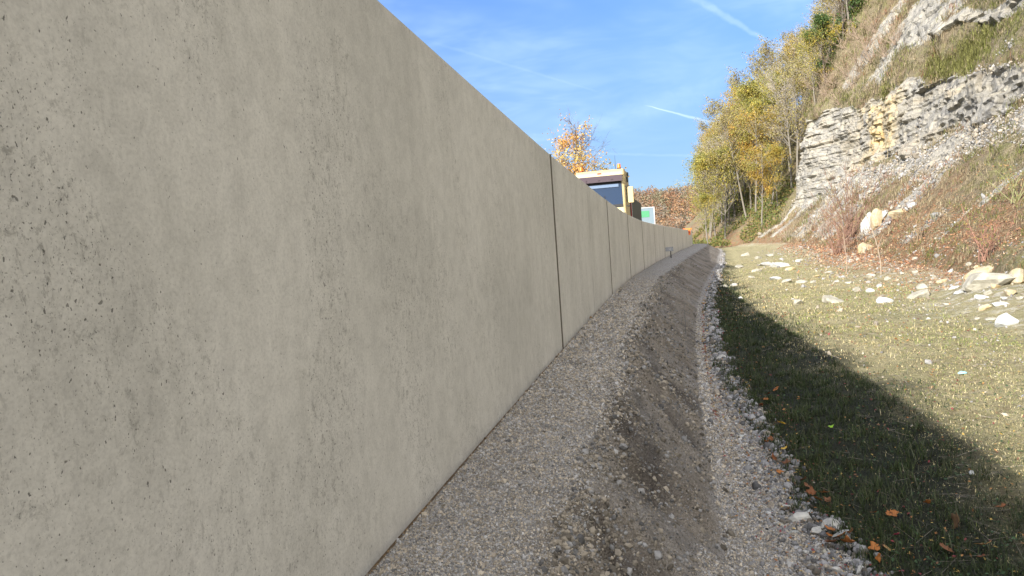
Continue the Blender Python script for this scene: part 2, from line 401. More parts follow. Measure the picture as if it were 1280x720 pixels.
def fbvh(o):
    me = o.data; n = len(me.vertices); v = np.empty(n*3, dtype=np.float32); me.vertices.foreach_get('co', v); v = v.reshape(-1, 3)
    f = np.empty(len(me.polygons)*4, dtype=np.int32); me.polygons.foreach_get('vertices', f)
    return BVHTree.FromPolygons([tuple(x) for x in v.tolist()], [tuple(x) for x in f.reshape(-1, 4).tolist()])
BF = fbvh(fieldo)
def drop(B, x, y):
    h = B.ray_cast(Vector((x, y, 200)), Vector((0, 0, -1))); return h[0].z if h[0] is not None else None

# ------------------------------------------------------------------ limestone cut and wooded hillside
ZC = np.concatenate([np.arange(-.6, 16, .13), np.arange(16, 40, .3), np.arange(40, 78.1, 2.0)])
Yh = np.concatenate([np.linspace(-30, 8, 30)[:-1], geo_rows(8, 99, .05, .0042), np.arange(99.4, 106, .3), np.linspace(106.5, 260, 120)])
PN = ([-.6, 0, 1.2, 3.2, 6.6, 7.4, 8.8, 10.2, 13, 16, 19, 27, 37, 48, 60, 78], [-1.0, 0, 1.7, 4.1, 7.2, 7.7, 8.1, 8.5, 10.0, 10.8, 12.0, 15.5, 19.5, 24, 31, 50])
PM = ([-.6, 0, 1.2, 3.2, 6.6, 8, 9.0, 12.6, 15.5, 19, 27, 37, 48, 60, 78], [-1.0, 0, 1.6, 3.8, 6.6, 7.4, 7.7, 8.1, 9.2, 11, 14.6, 18.5, 23, 30, 50])
PF = ([-.6, 0, 1.0, 3.0, 5.5, 7, 12, 16.5, 18, 24, 28, 33, 48, 60, 78], [-1.0, 0, 1.2, 3.9, 5.7, 6.0, 6.4, 6.9, 7.9, 10.0, 11.4, 13.4, 22, 30, 48])
ZZ, YY = np.meshgrid(ZC, Yh)
tn, tm, tf = (np.interp(ZZ, *p) for p in (PN, PM, PF))
wm = sstep(45, 68, YY); wf = sstep(76, 97, YY)
T = tn*(1-wm)+tm*wm; T = T*(1-wf)+tf*wf
wood = sstep(99.8, 104.0, YY + 1.6*fbm(ZZ*.22, seed=91) + .9*fbm(ZZ*.9, seed=92))
twood = ZZ*1.03 + .5*fbm(YY*.1, ZZ*.1, seed=93)
# rock bands (height above the field)
zlo = np.interp(YY, [8, 30, 45, 60, 75, 90, 104], [6.9, 6.9, 7.0, 7.4, 7.0, 5.6, 5.0]) + .5*fbm(YY*.15, seed=94)
zhi = np.interp(YY, [8, 30, 36, 45, 60, 75, 90, 104], [9.4, 9.6, 9.4, 10.2, 13.0, 14.2, 15.6, 17]) + .6*fbm(YY*.2, seed=95)
band = sstep(zlo-.3, zlo+.2, ZZ)*(1-sstep(zhi-.3, zhi+.3, ZZ))
z2 = np.interp(YY, [8, 30, 45, 60, 104], [12.2, 12.4, 13.6, 16.5, 24]) + .5*fbm(YY*.17, seed=96)
band2 = sstep(z2-.2, z2+.2, ZZ)*(1-sstep(z2+.6, z2+1.3, ZZ))*sstep(20, 26, YY)*(1-sstep(60, 72, YY))
up = sstep(15, 19, ZZ)*np.clip(.42+.55*vnoise(YY*.22+ZZ*.25, ZZ*.05, seed=190)+.2*vnoise(YY*.9+ZZ*.9, ZZ*.15, seed=191), .05, .85)
scree = sstep(3.0, 6.0, ZZ)*(1-sstep(6.4, 7.4, ZZ))*.68
rockm = np.clip(np.maximum.reduce([band, band2, up, scree]) + .30*fbm(YY*.16, ZZ*.28, seed=97), 0, 1)
# downslope ribs of bare scree on the lower slope
rib = sstep(.10, .5, vnoise(YY*.55+ZZ*.12, ZZ*.12, seed=98)+.3*vnoise(YY*2.2, ZZ*.35, seed=99))
rockm = np.maximum(rockm, rib*(1-sstep(6, 8, ZZ))*sstep(.3, 1, ZZ)*.72)
bush = sstep(.12, .5, vnoise(YY*.16+3, (ZZ-zhi)*.25, seed=100))*sstep(zhi-.2, zhi+.4, ZZ)*(1-sstep(zhi+2, zhi+4, ZZ))
rockm = rockm*(1-.8*bush)
# blocky beds: courses of different thickness, blocks of different width, each set in or out
def blocks(Y, Zc, h, w, seed):
    r = np.floor(Zc/h + .35*vnoise(Y*.12, seed=seed)); ri = r.astype(np.int64)
    c = np.floor((Y + 7.3*_h(ri, 0*ri, 0*ri, seed+1))/(w*(.6+.9*_h(ri, 0*ri+3, 0*ri, seed+2)))).astype(np.int64)
    return _h(ri, c, 0*ri, seed+3)*2-1, _h(ri, 0*ri, 0*ri+5, seed+4)*2-1
b1, l1 = blocks(YY, ZZ, 2.0, 4.6, 110); b2, l2 = blocks(YY, ZZ, .75, 1.9, 120); b3, l3 = blocks(YY, ZZ, .27, .55, 130)
hard = np.clip(band+band2+.25*up, 0, 1)
dsp = hard*(.32*b1+.05*l1+.11*b2+.02*l2+.03*b3) + rockm*(.10*b2+.05*b3+.10*l3)
dsp = dsp - .20*band*np.exp(-((ZZ-zlo-.55)/.28)**2)*sstep(-.1, .5, vnoise(YY*.3, seed=140)) - .3*band2*np.exp(-((ZZ-z2-.2)/.25)**2)
lowr = np.clip(YY/35, .35, 1.6)
dsp = dsp + .5*fbm(YY*.14, ZZ*.2, seed=141) + .14*(1-.65*hard)*fbm(YY*.9, ZZ*1.1, seed=142, o=4) - .22*rib*(1-sstep(6, 8, ZZ))*sstep(.3, 1, ZZ)
dsp = dsp*sstep(-.3, .9, ZZ)
T2 = (T+dsp)*(1-wood) + twood*wood
Xh = fx(YY) + T2/.96
Zh = ZZ - 1.72 + .10*(1-.7*hard*(1-wood))*fbm(YY*1.1, T2*1.1, seed=143, o=4)
Yj = YY + .10*hard*b2*(1-wood)
och = sstep(61, 63, YY+.8*vnoise(ZZ*.6, seed=152))*(1-sstep(75, 78, YY))*sstep(zlo+.6, zlo+1.2, ZZ)*(1-sstep(zhi-.9, zhi-.3, ZZ))*(.85+.15*l2)
och = np.maximum(och, sstep(30.8, 31.2, YY)*(1-sstep(33.6, 34.4, YY))*sstep(8.0, 8.3, ZZ)*(1-sstep(9.5, 9.8, ZZ)))
och = np.maximum(och, .22*sstep(.2, .5, vnoise(YY*.35, ZZ*.9, seed=150))*band)
och = np.maximum(och, .5*sstep(56, 62, YY)*(1-sstep(78, 84, YY))*band*sstep(-.2, .3, vnoise(YY*.4, ZZ*.7, seed=154)))
och = np.clip(och*np.clip(.85+.5*fbm(YY*.5, ZZ*.9, seed=153), .15, 1), 0, 1)
rk = np.clip(rockm*(1-wood), 0, 1)
lit = (1-sstep(1.0, 4.5, ZZ + 1.3*fbm(YY*.25, ZZ*.3, seed=151)))*sstep(16, 24, YY)
slope = mk('rock_slope', np.stack([Xh, Yj, Zh], -1).reshape(-1, 3), grid_faces(len(Yh), len(ZC)), M_HILL, smooth=False,
           attrs=dict(rock=rk, ochre=och, litter=lit)); tag(slope, kind='structure')
BH = fbvh(slope)
def hit(px, py, lift=0):
    d = ray(px, py).normalized(); best = None
    for B in (BF, BH):
        h = B.ray_cast(Vector((0, 0, 0)), d)
        if h[0] is not None and (best is None or h[3] < best[1]): best = (h[0], h[3])
    return best[0] if best else None
def surf(x, y):
    zs = [z for z in (drop(BF, x, y), drop(BH, x, y)) if z is not None]; return max(zs) if zs else -1.8

# ------------------------------------------------------------------ base land, road behind the wall
s = 3000
land = mk('ground', [(-s, -s, -2.6), (s, -s, -2.6), (s, s, -2.6), (-s, s, -2.6)], np.array([[0, 1, 2, 3]]), simple('far_grass', (.14, .14, .07), .95, .3, .02)); tag(land, kind='structure')
def strip(name, Ys, n0, n1, z, mat, th=0):
    a = off(Ys, n0); b = off(Ys, n1); zz = np.full(len(Ys), z) if np.isscalar(z) else z
    V = np.stack([np.stack([b[0], b[1], zz], 1), np.stack([a[0], a[1], zz], 1)], 1).reshape(-1, 3)
    return mk(name, V, grid_faces(len(Ys), 2), mat, smooth=True)
Yroad = np.concatenate([np.arange(-38, 210, 2.)])
kk = NT('asphalt'); v = kk.co(); kk.base(kk.ramp(kk.noise(v, 60, 5, .7), [(.3, (.035, .035, .037)), (.7, (.075, .074, .072))])); kk.nrm(kk.bump(kk.noise(v, 150, 3), .4, .005)); M_ASPH = kk.m
ROADZ = -.42
tag(strip('verge', Yroad, -14, -.2, ROADZ-.03, M_FIELD), kind='structure')
tag(strip('road', Yroad, -9.2, -.55, ROADZ, M_ASPH), kind='structure')
M_PAINT = simple('road_paint', (.72, .72, .70), .7, .12, 20)
tag(strip('road_edge_line', Yroad, -.98, -.83, ROADZ+.004, M_PAINT), kind='structure')
tag(strip('road_outer_line', Yroad, -9.0, -8.85, ROADZ+.004, M_PAINT), kind='structure')
# bank below the far side of the road, down to the land
a = off(Yroad, -14); b = off(Yroad, -19)
V = np.stack([np.stack([a[0], a[1], np.full(len(Yroad), ROADZ-.03)], 1), np.stack([b[0], b[1], np.full(len(Yroad), -2.65)], 1)], 1).reshape(-1, 3)
tag(mk('road_embankment', V, grid_faces(len(Yroad), 2), M_FIELD), kind='structure')

# ------------------------------------------------------------------ concrete wall: one thing, a panel each
JY = [-17, -8, .35, 8.44, 16.3, 22.95, 28.56, 35.6, 43, 50.5, 58, 65.5, 73, 80.5, 87, 93.2]
JZ = None
wall = empty('concrete_wall', (wx(0.), 0, -1.2))
tag(wall, 'long pale grey precast concrete wall with dark pits running beside the gravel bank', 'wall')
M_SEAL = simple('joint_seal', (.12, .105, .08), .9, .2)
s_acc = 0
for i in range(len(JY)-1):
    y0, y1 = JY[i], JY[i+1]; L = y1-y0; ns = max(10, int(L*3)); ys = np.concatenate([[y0+.037], np.linspace(y0+.055, y1-.055, ns-2), [y1-.037]])
    zt = ztop(ys)+(random.uniform(-.005, .005) if i != 2 else 0); pn_ = random.uniform(-.005, .001); xs, yp = off(ys, 0)
    zsub = np.linspace(0, 1, 14)
    prof = []                                    # (n, z) loop from the foot up the face, over the top, down the back
    Vp = []; UVp = []; At = []; Ft = []
    for j, y in enumerate(ys):
        H = zt[j]; endc = .016 if j in (0, len(ys)-1) else 0
        pts = [(-endc, -1.55+(H-.015+1.55)*q) for q in zsub] + [(-.015, H), (-.235, H), (-.25, H-.015), (-.25, -1.55)]
        for (n, z) in pts:
            X, Y_ = off(y, n+pn_); Vp.append((X, Y_, z)); UVp.append((s_acc+L*j/(ns-1) + (0 if n > -.02 else n), z+1.2))
            At.append(1-abs((j/(ns-1))-.5)*2*1.0); Ft.append(max(0, z+1.2))
    npf = len(pts); idx = np.arange(ns*npf).reshape(ns, npf)
    f = np.concatenate([np.stack([idx[:-1, k], idx[1:, k], idx[1:, (k+1) % npf], idx[:-1, (k+1) % npf]], 1) for k in range(npf)])
    caps = [idx[0].tolist(), idx[-1][::-1].tolist()]
    V = np.array(Vp)
    F = [f, np.array([caps[0]]), np.array([caps[1]])]
    mk('panel', V, F, M_CONC, wall, uv=np.array(UVp), attrs=dict(form=At, foot=Ft), loc=None)
    col.objects[-1].matrix_parent_inverse = Matrix.Translation(wall.location).inverted() if False else Matrix.Identity(4)
    s_acc += L
    if i < len(JY)-2:
        y = y1; V = []
        for (n, yy) in ((.002, y-.036), (.002, y+.036), (-.22, y+.036), (-.22, y-.036)):
            X, Y_ = off(yy, n); V += [(X, Y_, -1.5), (X, Y_, ztop(y)-.006)]
        q = np.array([[0, 2, 3, 1], [2, 4, 5, 3], [4, 6, 7, 5], [6, 0, 1, 7], [1, 3, 5, 7], [0, 6, 4, 2]])
        mk('joint_seal', V, q, M_SEAL, wall)
# children were written in world metres: shift them into the parent's frame
for ch in wall.children:
    ch.data.transform(Matrix.Translation(-wall.location))

# ------------------------------------------------------------------ gravel grains, clods and ditch stones
def at_ground(Y, n):
    X, Yp = off(Y, n); return np.stack([X, Yp, ground_z(Y, n)], 1)
def densY(N, a, b, p):                # stations between a and b, thinning out as Y**-p
    u = rng.random(N); q = 1-p
    return (a**q + u*(b**q-a**q))**(1/q)
def greys(N, lo=.22, hi=.58, warm=.4):
    g = rng.uniform(lo, hi, N)[:, None]*np.array([1, .985, .965]); w = rng.random(N)
    g[w < warm] *= np.array([1.04, .93, .76]); g[w > .93] *= .55
    return g
def stuff(name, label, bases, P, S, tints, mat, tilt=None, smooth=False):
    V, F, T = scatter(bases, P, S, rots(len(P), tilt), tints)
    o = mk(name, V, F, mat, smooth=smooth, tint=T); return tag(o, label, None, None, 'stuff')
O8 = []
for i in range(6):
    g_ = np.random.default_rng(i); v = np.array([[1, 0, 0], [-1, 0, 0], [0, 1, 0], [0, -1, 0], [0, 0, 1], [0, 0, -1]], float)
    v += g_.normal(0, .28, v.shape); O8.append((v, np.array([[0, 2, 4], [2, 1, 4], [1, 3, 4], [3, 0, 4], [2, 0, 5], [1, 2, 5], [3, 1, 5], [0, 3, 5]])))
# fine crushed gravel on the bank top and in the ditch
N = 230000; Y = densY(N, 2.2, 30, 1.7); n = rng.random(N)*edge(Y)
c_, f_ = crest(Y), foot(Y); onslope = (n > c_+.02+.05*rng.normal(size=N)) & (n < f_-.05) & ~((np.abs(Y-4.05) < .45) & (n > 1.3))
keep = (~onslope | (rng.random(N) < .12)) & (n > .03+.02*rng.random(N)); Y, n, onslope = Y[keep], n[keep], onslope[keep]
sz = np.exp(rng.normal(math.log(.0040), .38, len(Y)))*np.clip(Y/4, .85, 2.6)*np.clip((31-Y)/14, .25, 1)
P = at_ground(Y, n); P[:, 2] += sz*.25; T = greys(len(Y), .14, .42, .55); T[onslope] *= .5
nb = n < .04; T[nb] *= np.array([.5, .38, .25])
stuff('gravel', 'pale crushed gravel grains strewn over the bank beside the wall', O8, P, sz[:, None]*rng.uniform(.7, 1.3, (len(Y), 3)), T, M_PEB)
# clods and larger grit along the broken crest and on the slope
N = 26000; Y = densY(N, 2.2, 40, 1.5); c_, f_ = crest(Y), foot(Y); n = c_ + np.abs(rng.normal(0, .16, N))*1.0 - .08 + (rng.random(N) < .45)*rng.random(N)*(f_-c_)
keep = (n < f_+.1) & (vnoise(Y*3, n*4, seed=333)+.35*rng.normal(size=N) > -.05); Y, n = Y[keep], n[keep]
sz = np.exp(rng.normal(math.log(.007), .55, len(Y)))*np.clip(Y/5, .9, 2); sz = np.minimum(sz, .034)
P = at_ground(Y, n); P[:, 2] += sz*.15; T = greys(len(Y), .06, .26, .65)
stuff('earth_clods', 'brownish clods and grit crumbling along the crest of the bank', PEB, P, sz[:, None]*rng.uniform(.6, 1.3, (len(Y), 3)), T, M_PEB)
# coarse stones in the ditch
N = 15000; Y = densY(N, 2.3, 75, 1.35); f_, e_ = foot(Y), edge(Y); u = 1-np.abs(rng.normal(0, .42, N))+.10*fbm(Y*1.5, seed=350); n = f_+.05+(e_-f_+.10)*u+.05*rng.normal(size=N)*(rng.random(N) < .3)
keep = (u > -.1); Y, n, u = Y[keep], n[keep], u[keep]
sz = np.exp(rng.normal(math.log(.0125), .5, len(Y)))*np.clip(Y/7, .85, 2.0)*(.55+.55*np.clip(u, 0, 1)); sz = np.minimum(sz, .042*np.clip(Y/6, .9, 2))
P = at_ground(Y, n); P[:, 2] += sz*.2; T = greys(len(Y), .06, .27, .25)*np.array([.97, .98, 1.02])
stuff('ditch_stones', 'loose grey rounded stones lining the bottom of the ditch', STN[:5], P, sz[:, None]*rng.uniform(.6, 1.25, (len(Y), 3)), T, M_PEB, smooth=False)

# ------------------------------------------------------------------ grass
def blades(P, L, W, T, bend=.6):
    N = len(P); a = rng.uniform(0, 2*np.pi, N); lean = rng.uniform(.15, 1.35, N)*bend/.6
    d = np.stack([np.cos(a), np.sin(a), 0*a], 1); s_ = np.stack([-np.sin(a), np.cos(a), 0*a], 1)
    up = np.array([0, 0, 1.])
    mid = P + (d*np.sin(lean*.5)[:, None]+up*np.cos(lean*.5)[:, None])*(L*.55)[:, None]
    tip = mid + (d*np.sin(lean*1.2)[:, None]+up*np.cos(lean*1.2)[:, None])*(L*.45)[:, None]
    w = (W/2)[:, None]*s_
    V = np.stack([P-w, P+w, mid+w*.8, mid-w*.8, tip], 1).reshape(-1, 3)
    i = np.arange(N)*5
    F3 = np.stack([i+3, i+2, i+4], 1); F4 = np.stack([i, i+1, i+2, i+3], 1)
    return V, F4, F3, np.repeat(T, 5, 0)
def grass_tint(N, dry):
    g = np.array([[.14, .18, .05], [.20, .23, .07], [.26, .26, .10]])[rng.integers(0, 3, N)]
    d = np.array([[.38, .33, .18], [.33, .285, .155], [.43, .38, .23], [.22, .18, .10]])[rng.integers(0, 4, N)]
    return np.where((rng.random(N) < dry)[:, None], d, g)*rng.uniform(.7, 1.25, (N, 1))
N = 260000; Y = densY(N, 2.4, 55, 1.35); e_ = edge(Y)
width = np.minimum(np.clip(Y*.9, 4.5, 12), (fx(Y)-wx(Y))*.96-e_+.8)
n = e_ - .04 + .10*rng.normal(size=N)*.5 + rng.random(N)*width
pat = fbm(Y*1.1, n*1.1, seed=301, o=3); pat2 = fbm(Y*.35, n*.35, seed=302, o=2)
in_lush_shade = n < 3.25+.35*rng.normal(size=N)+.4*pat2
kp = (pat + np.where(in_lush_shade, .55, .25) + .6*rng.normal(size=N) > 0) & (n > e_-.05)
Y, n, pat, pat2, in_lush_shade, e_ = (q[kp] for q in (Y, n, pat, pat2, in_lush_shade, e_)); N = len(Y)
dry = np.clip(.82 - .5*pat2 - .38*in_lush_shade, .12, .95); P = at_ground(Y, n); P[:, 2] -= .004
L = np.exp(rng.normal(math.log(.032), .38, N))*np.where(in_lush_shade, 1.15, .58)*np.clip(Y/7, .9, 2.0); W = .0028*np.clip(Y/3.2, 1, 7)*rng.uniform(.6, 1.4, N)
gt = grass_tint(N, dry); gt[in_lush_shade] *= np.array([.125, .165, .175])  # greener blades in the shadow band also get painted shade, darker and cooler
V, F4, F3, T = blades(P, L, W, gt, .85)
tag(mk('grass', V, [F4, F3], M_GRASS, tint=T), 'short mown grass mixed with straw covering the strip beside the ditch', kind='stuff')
# tufts: longer blades in bunches at the ditch edge
N = 800; Y = densY(N, 2.6, 26, 1.3); e_ = edge(Y); n = np.minimum(e_+np.abs(rng.normal(0, .7, N)), 3.3); kk_ = 26
Yt = np.repeat(Y, kk_)+rng.normal(0, .035, N*kk_); nt_ = np.repeat(n, kk_)+rng.normal(0, .035, N*kk_); P = at_ground(Yt, nt_)
V, F4, F3, T = blades(P, rng.uniform(.04, .13, len(P)), .0036*np.clip(Yt/4, 1, 4), grass_tint(len(P), .22)*np.array([.20, .25, .25]), .9)  # tuft tint darkened and cooled to match the painted band
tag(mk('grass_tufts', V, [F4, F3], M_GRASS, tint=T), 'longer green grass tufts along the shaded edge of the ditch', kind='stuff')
# broad-leaved weeds lying flat, and dry stalks
leafv = np.array([[0, 0, 0], [.5, .28, .10], [1, 0, .02], [.5, -.28, .10]]); leaff = np.array([[0, 1, 2], [0, 2, 3]])
N = 9000; Y = densY(N, 2.4, 16, 1.4); n = edge(Y)+.1+rng.random(N)*np.clip(Y*.8, 2.5, 6); P = at_ground(Y, n); P[:, 2] += rng.uniform(.004, .03, N)
V, F, T = scatter([(leafv, leaff)], P, (rng.uniform(.012, .035, N))[:, None]*np.ones((N, 3)), rots(N, .5), np.array([.035, .065, .03])*rng.uniform(.4, 1.8, (N, 1))*np.where(rng.random(N) < .3, 1, 1)[:, None])
tag(mk('clover', V, F, M_GRASS, tint=T), 'small broad green weed leaves among the shaded grass', kind='stuff')
def tubes(P0, P1, R0, R1, k=3):
    D = P1-P0; L = np.linalg.norm(D, axis=1)[:, None]; D = D/np.maximum(L, 1e-6)
    a = np.where(np.abs(D[:, 2:3]) > .9, np.array([[1., 0, 0]]), np.array([[0, 0, 1.]])); u = np.cross(D, a); u /= np.linalg.norm(u, axis=1)[:, None]; w = np.cross(D, u)
    th = np.arange(k)*2*np.pi/k; ring = np.cos(th)[None, :, None]*u[:, None]+np.sin(th)[None, :, None]*w[:, None]
    V = np.concatenate([P0[:, None]+ring*R0[:, None, None], P1[:, None]+ring*R1[:, None, None]], 1)
    N = len(P0); i = np.arange(N)[:, None]*2*k; j = np.arange(k)[None]; jn = (j+1) % k
    F = np.stack([i+j, i+jn, i+k+jn, i+k+j], -1).reshape(-1, 4)
    return V.reshape(-1, 3), F
N = 2600; Y = densY(N, 2.4, 18, 1.3); n = edge(Y)+.05+rng.random(N)*np.clip(Y*.8, 2.5, 7); P = at_ground(Y, n); a = rng.uniform(0, 6.28, N); el = np.abs(rng.normal(0, .25, N)); L = rng.uniform(.04, .2, N)
P[:, 2] += .012; Q = P+np.stack([np.cos(a)*np.cos(el), np.sin(a)*np.cos(el), np.sin(el)], 1)*L[:, None]
V, F = tubes(P, Q, np.full(N, .0012)*np.clip(Y/4, 1, 3), np.full(N, .0007)*np.clip(Y/4, 1, 3))
tag(mk('dry_stalks', V, F, M_TWIG, tint=np.repeat(np.array([.17, .155, .13])*rng.uniform(.25, 1.2, (N, 1)), 6, 0)), 'thin dry straw stalks lying across the grass', kind='stuff')
N = 5200; Y = densY(N, 2.3, 40, 1.3); n = edge(Y)+.25*rng.normal(size=N)+(rng.random(N) < .5)*rng.random(N)*np.clip(Y*.6, 1.5, 7); n = np.maximum(n, foot(Y)+.1); P = at_ground(Y, n); P[:, 2] += .02
V, F, T = scatter([(leafv, leaff)], P, (rng.uniform(.012, .032, N)*np.clip(Y/6, 1, 2.5))[:, None]*np.ones((N, 3)), rots(N, .6), np.array([[.22, .10, .035], [.30, .16, .06], [.13, .07, .04], [.34, .24, .07], [.20, .045, .05]])[rng.integers(0, 5, N)])
tag(mk('leaf_litter', V, F, M_DRYLEAF, tint=T), 'scattered small brown leaf fragments along the ditch edge', kind='stuff')

# ------------------------------------------------------------------ single fallen leaves
def maple(seed):
    g_ = np.random.default_rng(seed); tips = [(-2.5, .45), (-1.15, .82), (0, 1.0), (1.15, .82), (2.5, .45)]; pts = []
    out = []
    for i, (a_, r_) in enumerate(tips):
        a_ += g_.normal(0, .08); out.append((a_-.24, r_*.80)); out.append((a_, r_*1.0)); out.append((a_+.24, r_*.80))
        if i < 4: out.append(((a_+tips[i+1][0])/2, .56))
    out.append((math.pi, .12))
    v = [(0, 0, 0)]; curl = g_.uniform(.25, .75); fold = g_.uniform(-.5, .5)
    for half in (.5, 1):
        for a_, r_ in out:
            r2 = r_*half; x, y = math.sin(a_)*r2, math.cos(a_)*r2+.1
            v.append((x, y, curl*(r2**2)*.55 + fold*abs(x)*.5 + g_.normal(0, .035)*half))
    n = len(out); f4 = []; f3 = []
    for i in range(n):
        j = (i+1) % n; f3.append((0, 1+i, 1+j)); f4.append((1+i, 1+n+i, 1+n+j, 1+j))
    return np.array(v), np.array(f3), np.array(f4)
def fallen(px, py, size, colr, label, group, seed, tilt=.25, z=.012):
    size *= 1.55; z += .028; p = hit_any(px, py+3); v, f3, f4 = maple(seed); v = v*size
    o = mk('fallen_leaf', v, [f3, f4], M_DRYLEAF, tint=np.repeat(np.array([colr]), len(v), 0), smooth=True)
    g_ = np.random.default_rng(seed); o.location = (p[0], p[1], p[2]+z); o.rotation_euler = (g_.normal(0, tilt), g_.normal(0, tilt), g_.uniform(0, 6.28))
    mst = o.data; 
    stem = tubes(np.array([[0, .1*size, 0]]), np.array([[.1*size, -.85*size, .12*size]]), np.array([.0016]), np.array([.001]), 4)
    mk('stem', stem[0], stem[1], M_DRYLEAF, o, tint=np.full((len(stem[0]), 3), .1)*np.array([1, .6, .4]))
    sm_ = o.modifiers.new('thickness', 'SOLIDIFY'); sm_.thickness = .0008
    return tag(o, label, 'leaf', group)
BB = fbvh(bank)
def hit_any(px, py):
    d = ray(px, py).normalized(); best = None
    for B in (BF, BH, BB):
        h = B.ray_cast(Vector((0, 0, 0)), d)
        if h[0] is not None and (best is None or h[3] < best[1]): best = (h[0], h[3])
    return best[0]
BR, OR, YE = (.15, .055, .02), (.30, .115, .03), (.62, .38, .02)
fallen(980, 534, .042, YE, 'bright yellow maple leaf lying at the ditch edge, farther from the camera', None, 1, .35, .03)
fallen(979, 566, .032, (.50, .33, .05), 'small yellow maple leaf just below the bright yellow one at the ditch edge', None, 2, .4, .03)
fallen(1198, 664, .050, (.17, .105, .055), 'large curled dull brown leaf standing up in the shaded grass', None, 3, .5, .04)
fallen(1232, 692, .042, (.28, .16, .055), 'narrow tan leaf tilted upright in the grass near the lower right corner', None, 4, .9, .04)
fallen(1108, 690, .030, (.30, .19, .08), 'pale tan leaf in the shaded grass right of the stony ditch', None, 5, .4, .02)
fallen(1122, 677, .020, (.24, .03, .06), 'small crimson leaf in the shaded grass', None, 6, .3, .03)
fallen(1037, 538, .028, (.20, .36, .03), 'fresh green-yellow leaf on the shaded grass bank', None, 7, .3, .03)
spots = [(968, 578), (973, 592), (962, 556), (985, 583), (966, 552), (1022, 628), (1030, 620), (1035, 632), (1014, 622), (1040, 668), (1052, 676), (1046, 682), (1062, 672), (1038, 676), (1060, 684), (1034, 684),
         (963, 494), (957, 500), (970, 488), (1003, 604), (1090, 646), (1096, 690), (1110, 646), (1012, 612), (1228, 703), (1100, 703), (930, 468), (880, 440), (905, 442), (1160, 632), (1255, 640), (1180, 690), (948, 508)]
for i, (px, py) in enumerate(spots):
    fallen(px+random.uniform(-3, 3), py, random.uniform(.022, .042), (BR, OR, (.26, .10, .03), (.13, .06, .03))[i % 4], 'orange-brown curled leaf in the leaf drift along the ditch edge', 'brown leaves caught along the ditch edge', 30+i, .5, .02)

# ------------------------------------------------------------------ individual stones on the strip and slope
def stone(px, py, wpx, hpx, kind, label, group=None, seed=0, deep=1.0, yaw=None):
    if group: wpx *= .85; hpx *= .9
    p = hit_any(px, py+hpx*.35); dist = (Vector(p)).length; m = dist/F_PX*1.0
    v, f = rock_shape(900+seed, 3, 7 if wpx > 35 else 10, .06 if wpx > 35 else .045, .36); g_ = np.random.default_rng(seed+5)
    sx, sz, sy = wpx*m/1.65, hpx*m/(1.35 if hpx > 15 else 1.5), wpx*m/1.75*g_.uniform(.6, .95)*deep
    o = mk('stone', v*np.array([sx, sy, sz]), f, M_ST[kind]); o.location = (p[0], p[1], p[2]+sz*(.35 if hpx > 15 else .22))
    o.rotation_euler = (g_.normal(0, .12), g_.normal(0, .12), g_.uniform(-.5, .5) if yaw is None else yaw)
    return tag(o, label, 'stone', group)
stone(1261, 400, 25, 15, 'white', 'blue-white faceted stone lying alone on the grass at the right edge', seed=1)
stone(1240, 350, 52, 20, 'pale', 'largest pale slab of the stone pile at the slope foot, right edge', seed=2)
stone(1232, 340, 40, 12, 'ochre', 'cream slab lying on top of the large pale slab at the right edge', seed=3)
stone(1274, 349, 20, 16, 'ochre', 'yellow stone at the right end of the stone pile at the slope foot', seed=4)
stone(1245, 357, 12, 10, 'ochre', 'small yellow-white block in front of the largest pale slab', seed=5)
stone(1041, 374, 29, 11, 'pale', 'wide flat cream stone on the sunny grass, largest left of the pile', seed=6)
stone(1106, 375, 15, 10, 'white', 'white angular stone on the grass right of the wide flat cream stone', seed=7)
stone(997, 378, 16, 7, 'pale', 'low pale stone on the grass close to the wall shadow', seed=8)
stone(1153, 368, 28, 9, 'pale', 'long wedge-shaped pale stone on the grass midway to the right edge', seed=9)
stone(1155, 357, 13, 9, 'pale', 'pale rounded stone just behind the long wedge-shaped one', seed=10)
stone(1087, 279, 15, 25, 'white', 'upright bluish white boulder low on the rock slope', seed=11, deep=.8)
stone(1097, 277, 13, 22, 'ochre', 'upright yellow boulder leaning on the white boulder on the slope', seed=12, deep=.8)
stone(1104, 267, 13, 11, 'white', 'small white rounded boulder above the upright pair on the slope', seed=13)
stone(1126, 264, 22, 13, 'ochre', 'tilted yellow slab right of the white boulders on the slope', seed=14)
stone(1083, 309, 17, 12, 'ochre', 'yellow-white block in the red leaves below the upright boulders', seed=15)
stone(1232, 384, 11, 7, 'ochre', 'small yellow stone on the grass in front of the stone pile', seed=16)
stone(1215, 591, 6, 5, 'white', 'tiny bright white pebble in the shaded grass near the shadow edge', seed=17)
stone(1040, 655, 22, 11, 'grey', 'flat grey cobble beside the leaf drift in the ditch', seed=18)
stone(1054, 668, 22, 9, 'white', 'pale tongue-shaped stone resting on the orange leaves in the ditch', seed=19)
stone(1000, 645, 22, 11, 'grey', 'dark grey cobble among the stones of the ditch', seed=20)
stone(903, 446, 13, 7, 'grey', 'blue-grey cobble at the grass edge far up the ditch', seed=21)
for j_, (px, py, s_) in enumerate([(985, 632, 13), (1012, 640, 12), (1022, 662, 15), (1035, 690, 14), (1060, 700, 13), (992, 664, 12), (1008, 690, 12), (968, 612, 11), (950, 590, 9), (960, 640, 10), (1075, 712, 14), (940, 560, 8), (918, 520, 8), (926, 545, 9), (1046, 712, 12), (976, 655, 9)]):
    stone(px, py, s_, s_*.6, ('grey', 'white', 'grey', 'pale')[j_ % 4], 'fist-sized rounded cobble lying among the small stones of the ditch', 'cobbles in the near end of the ditch', seed=300+j_)
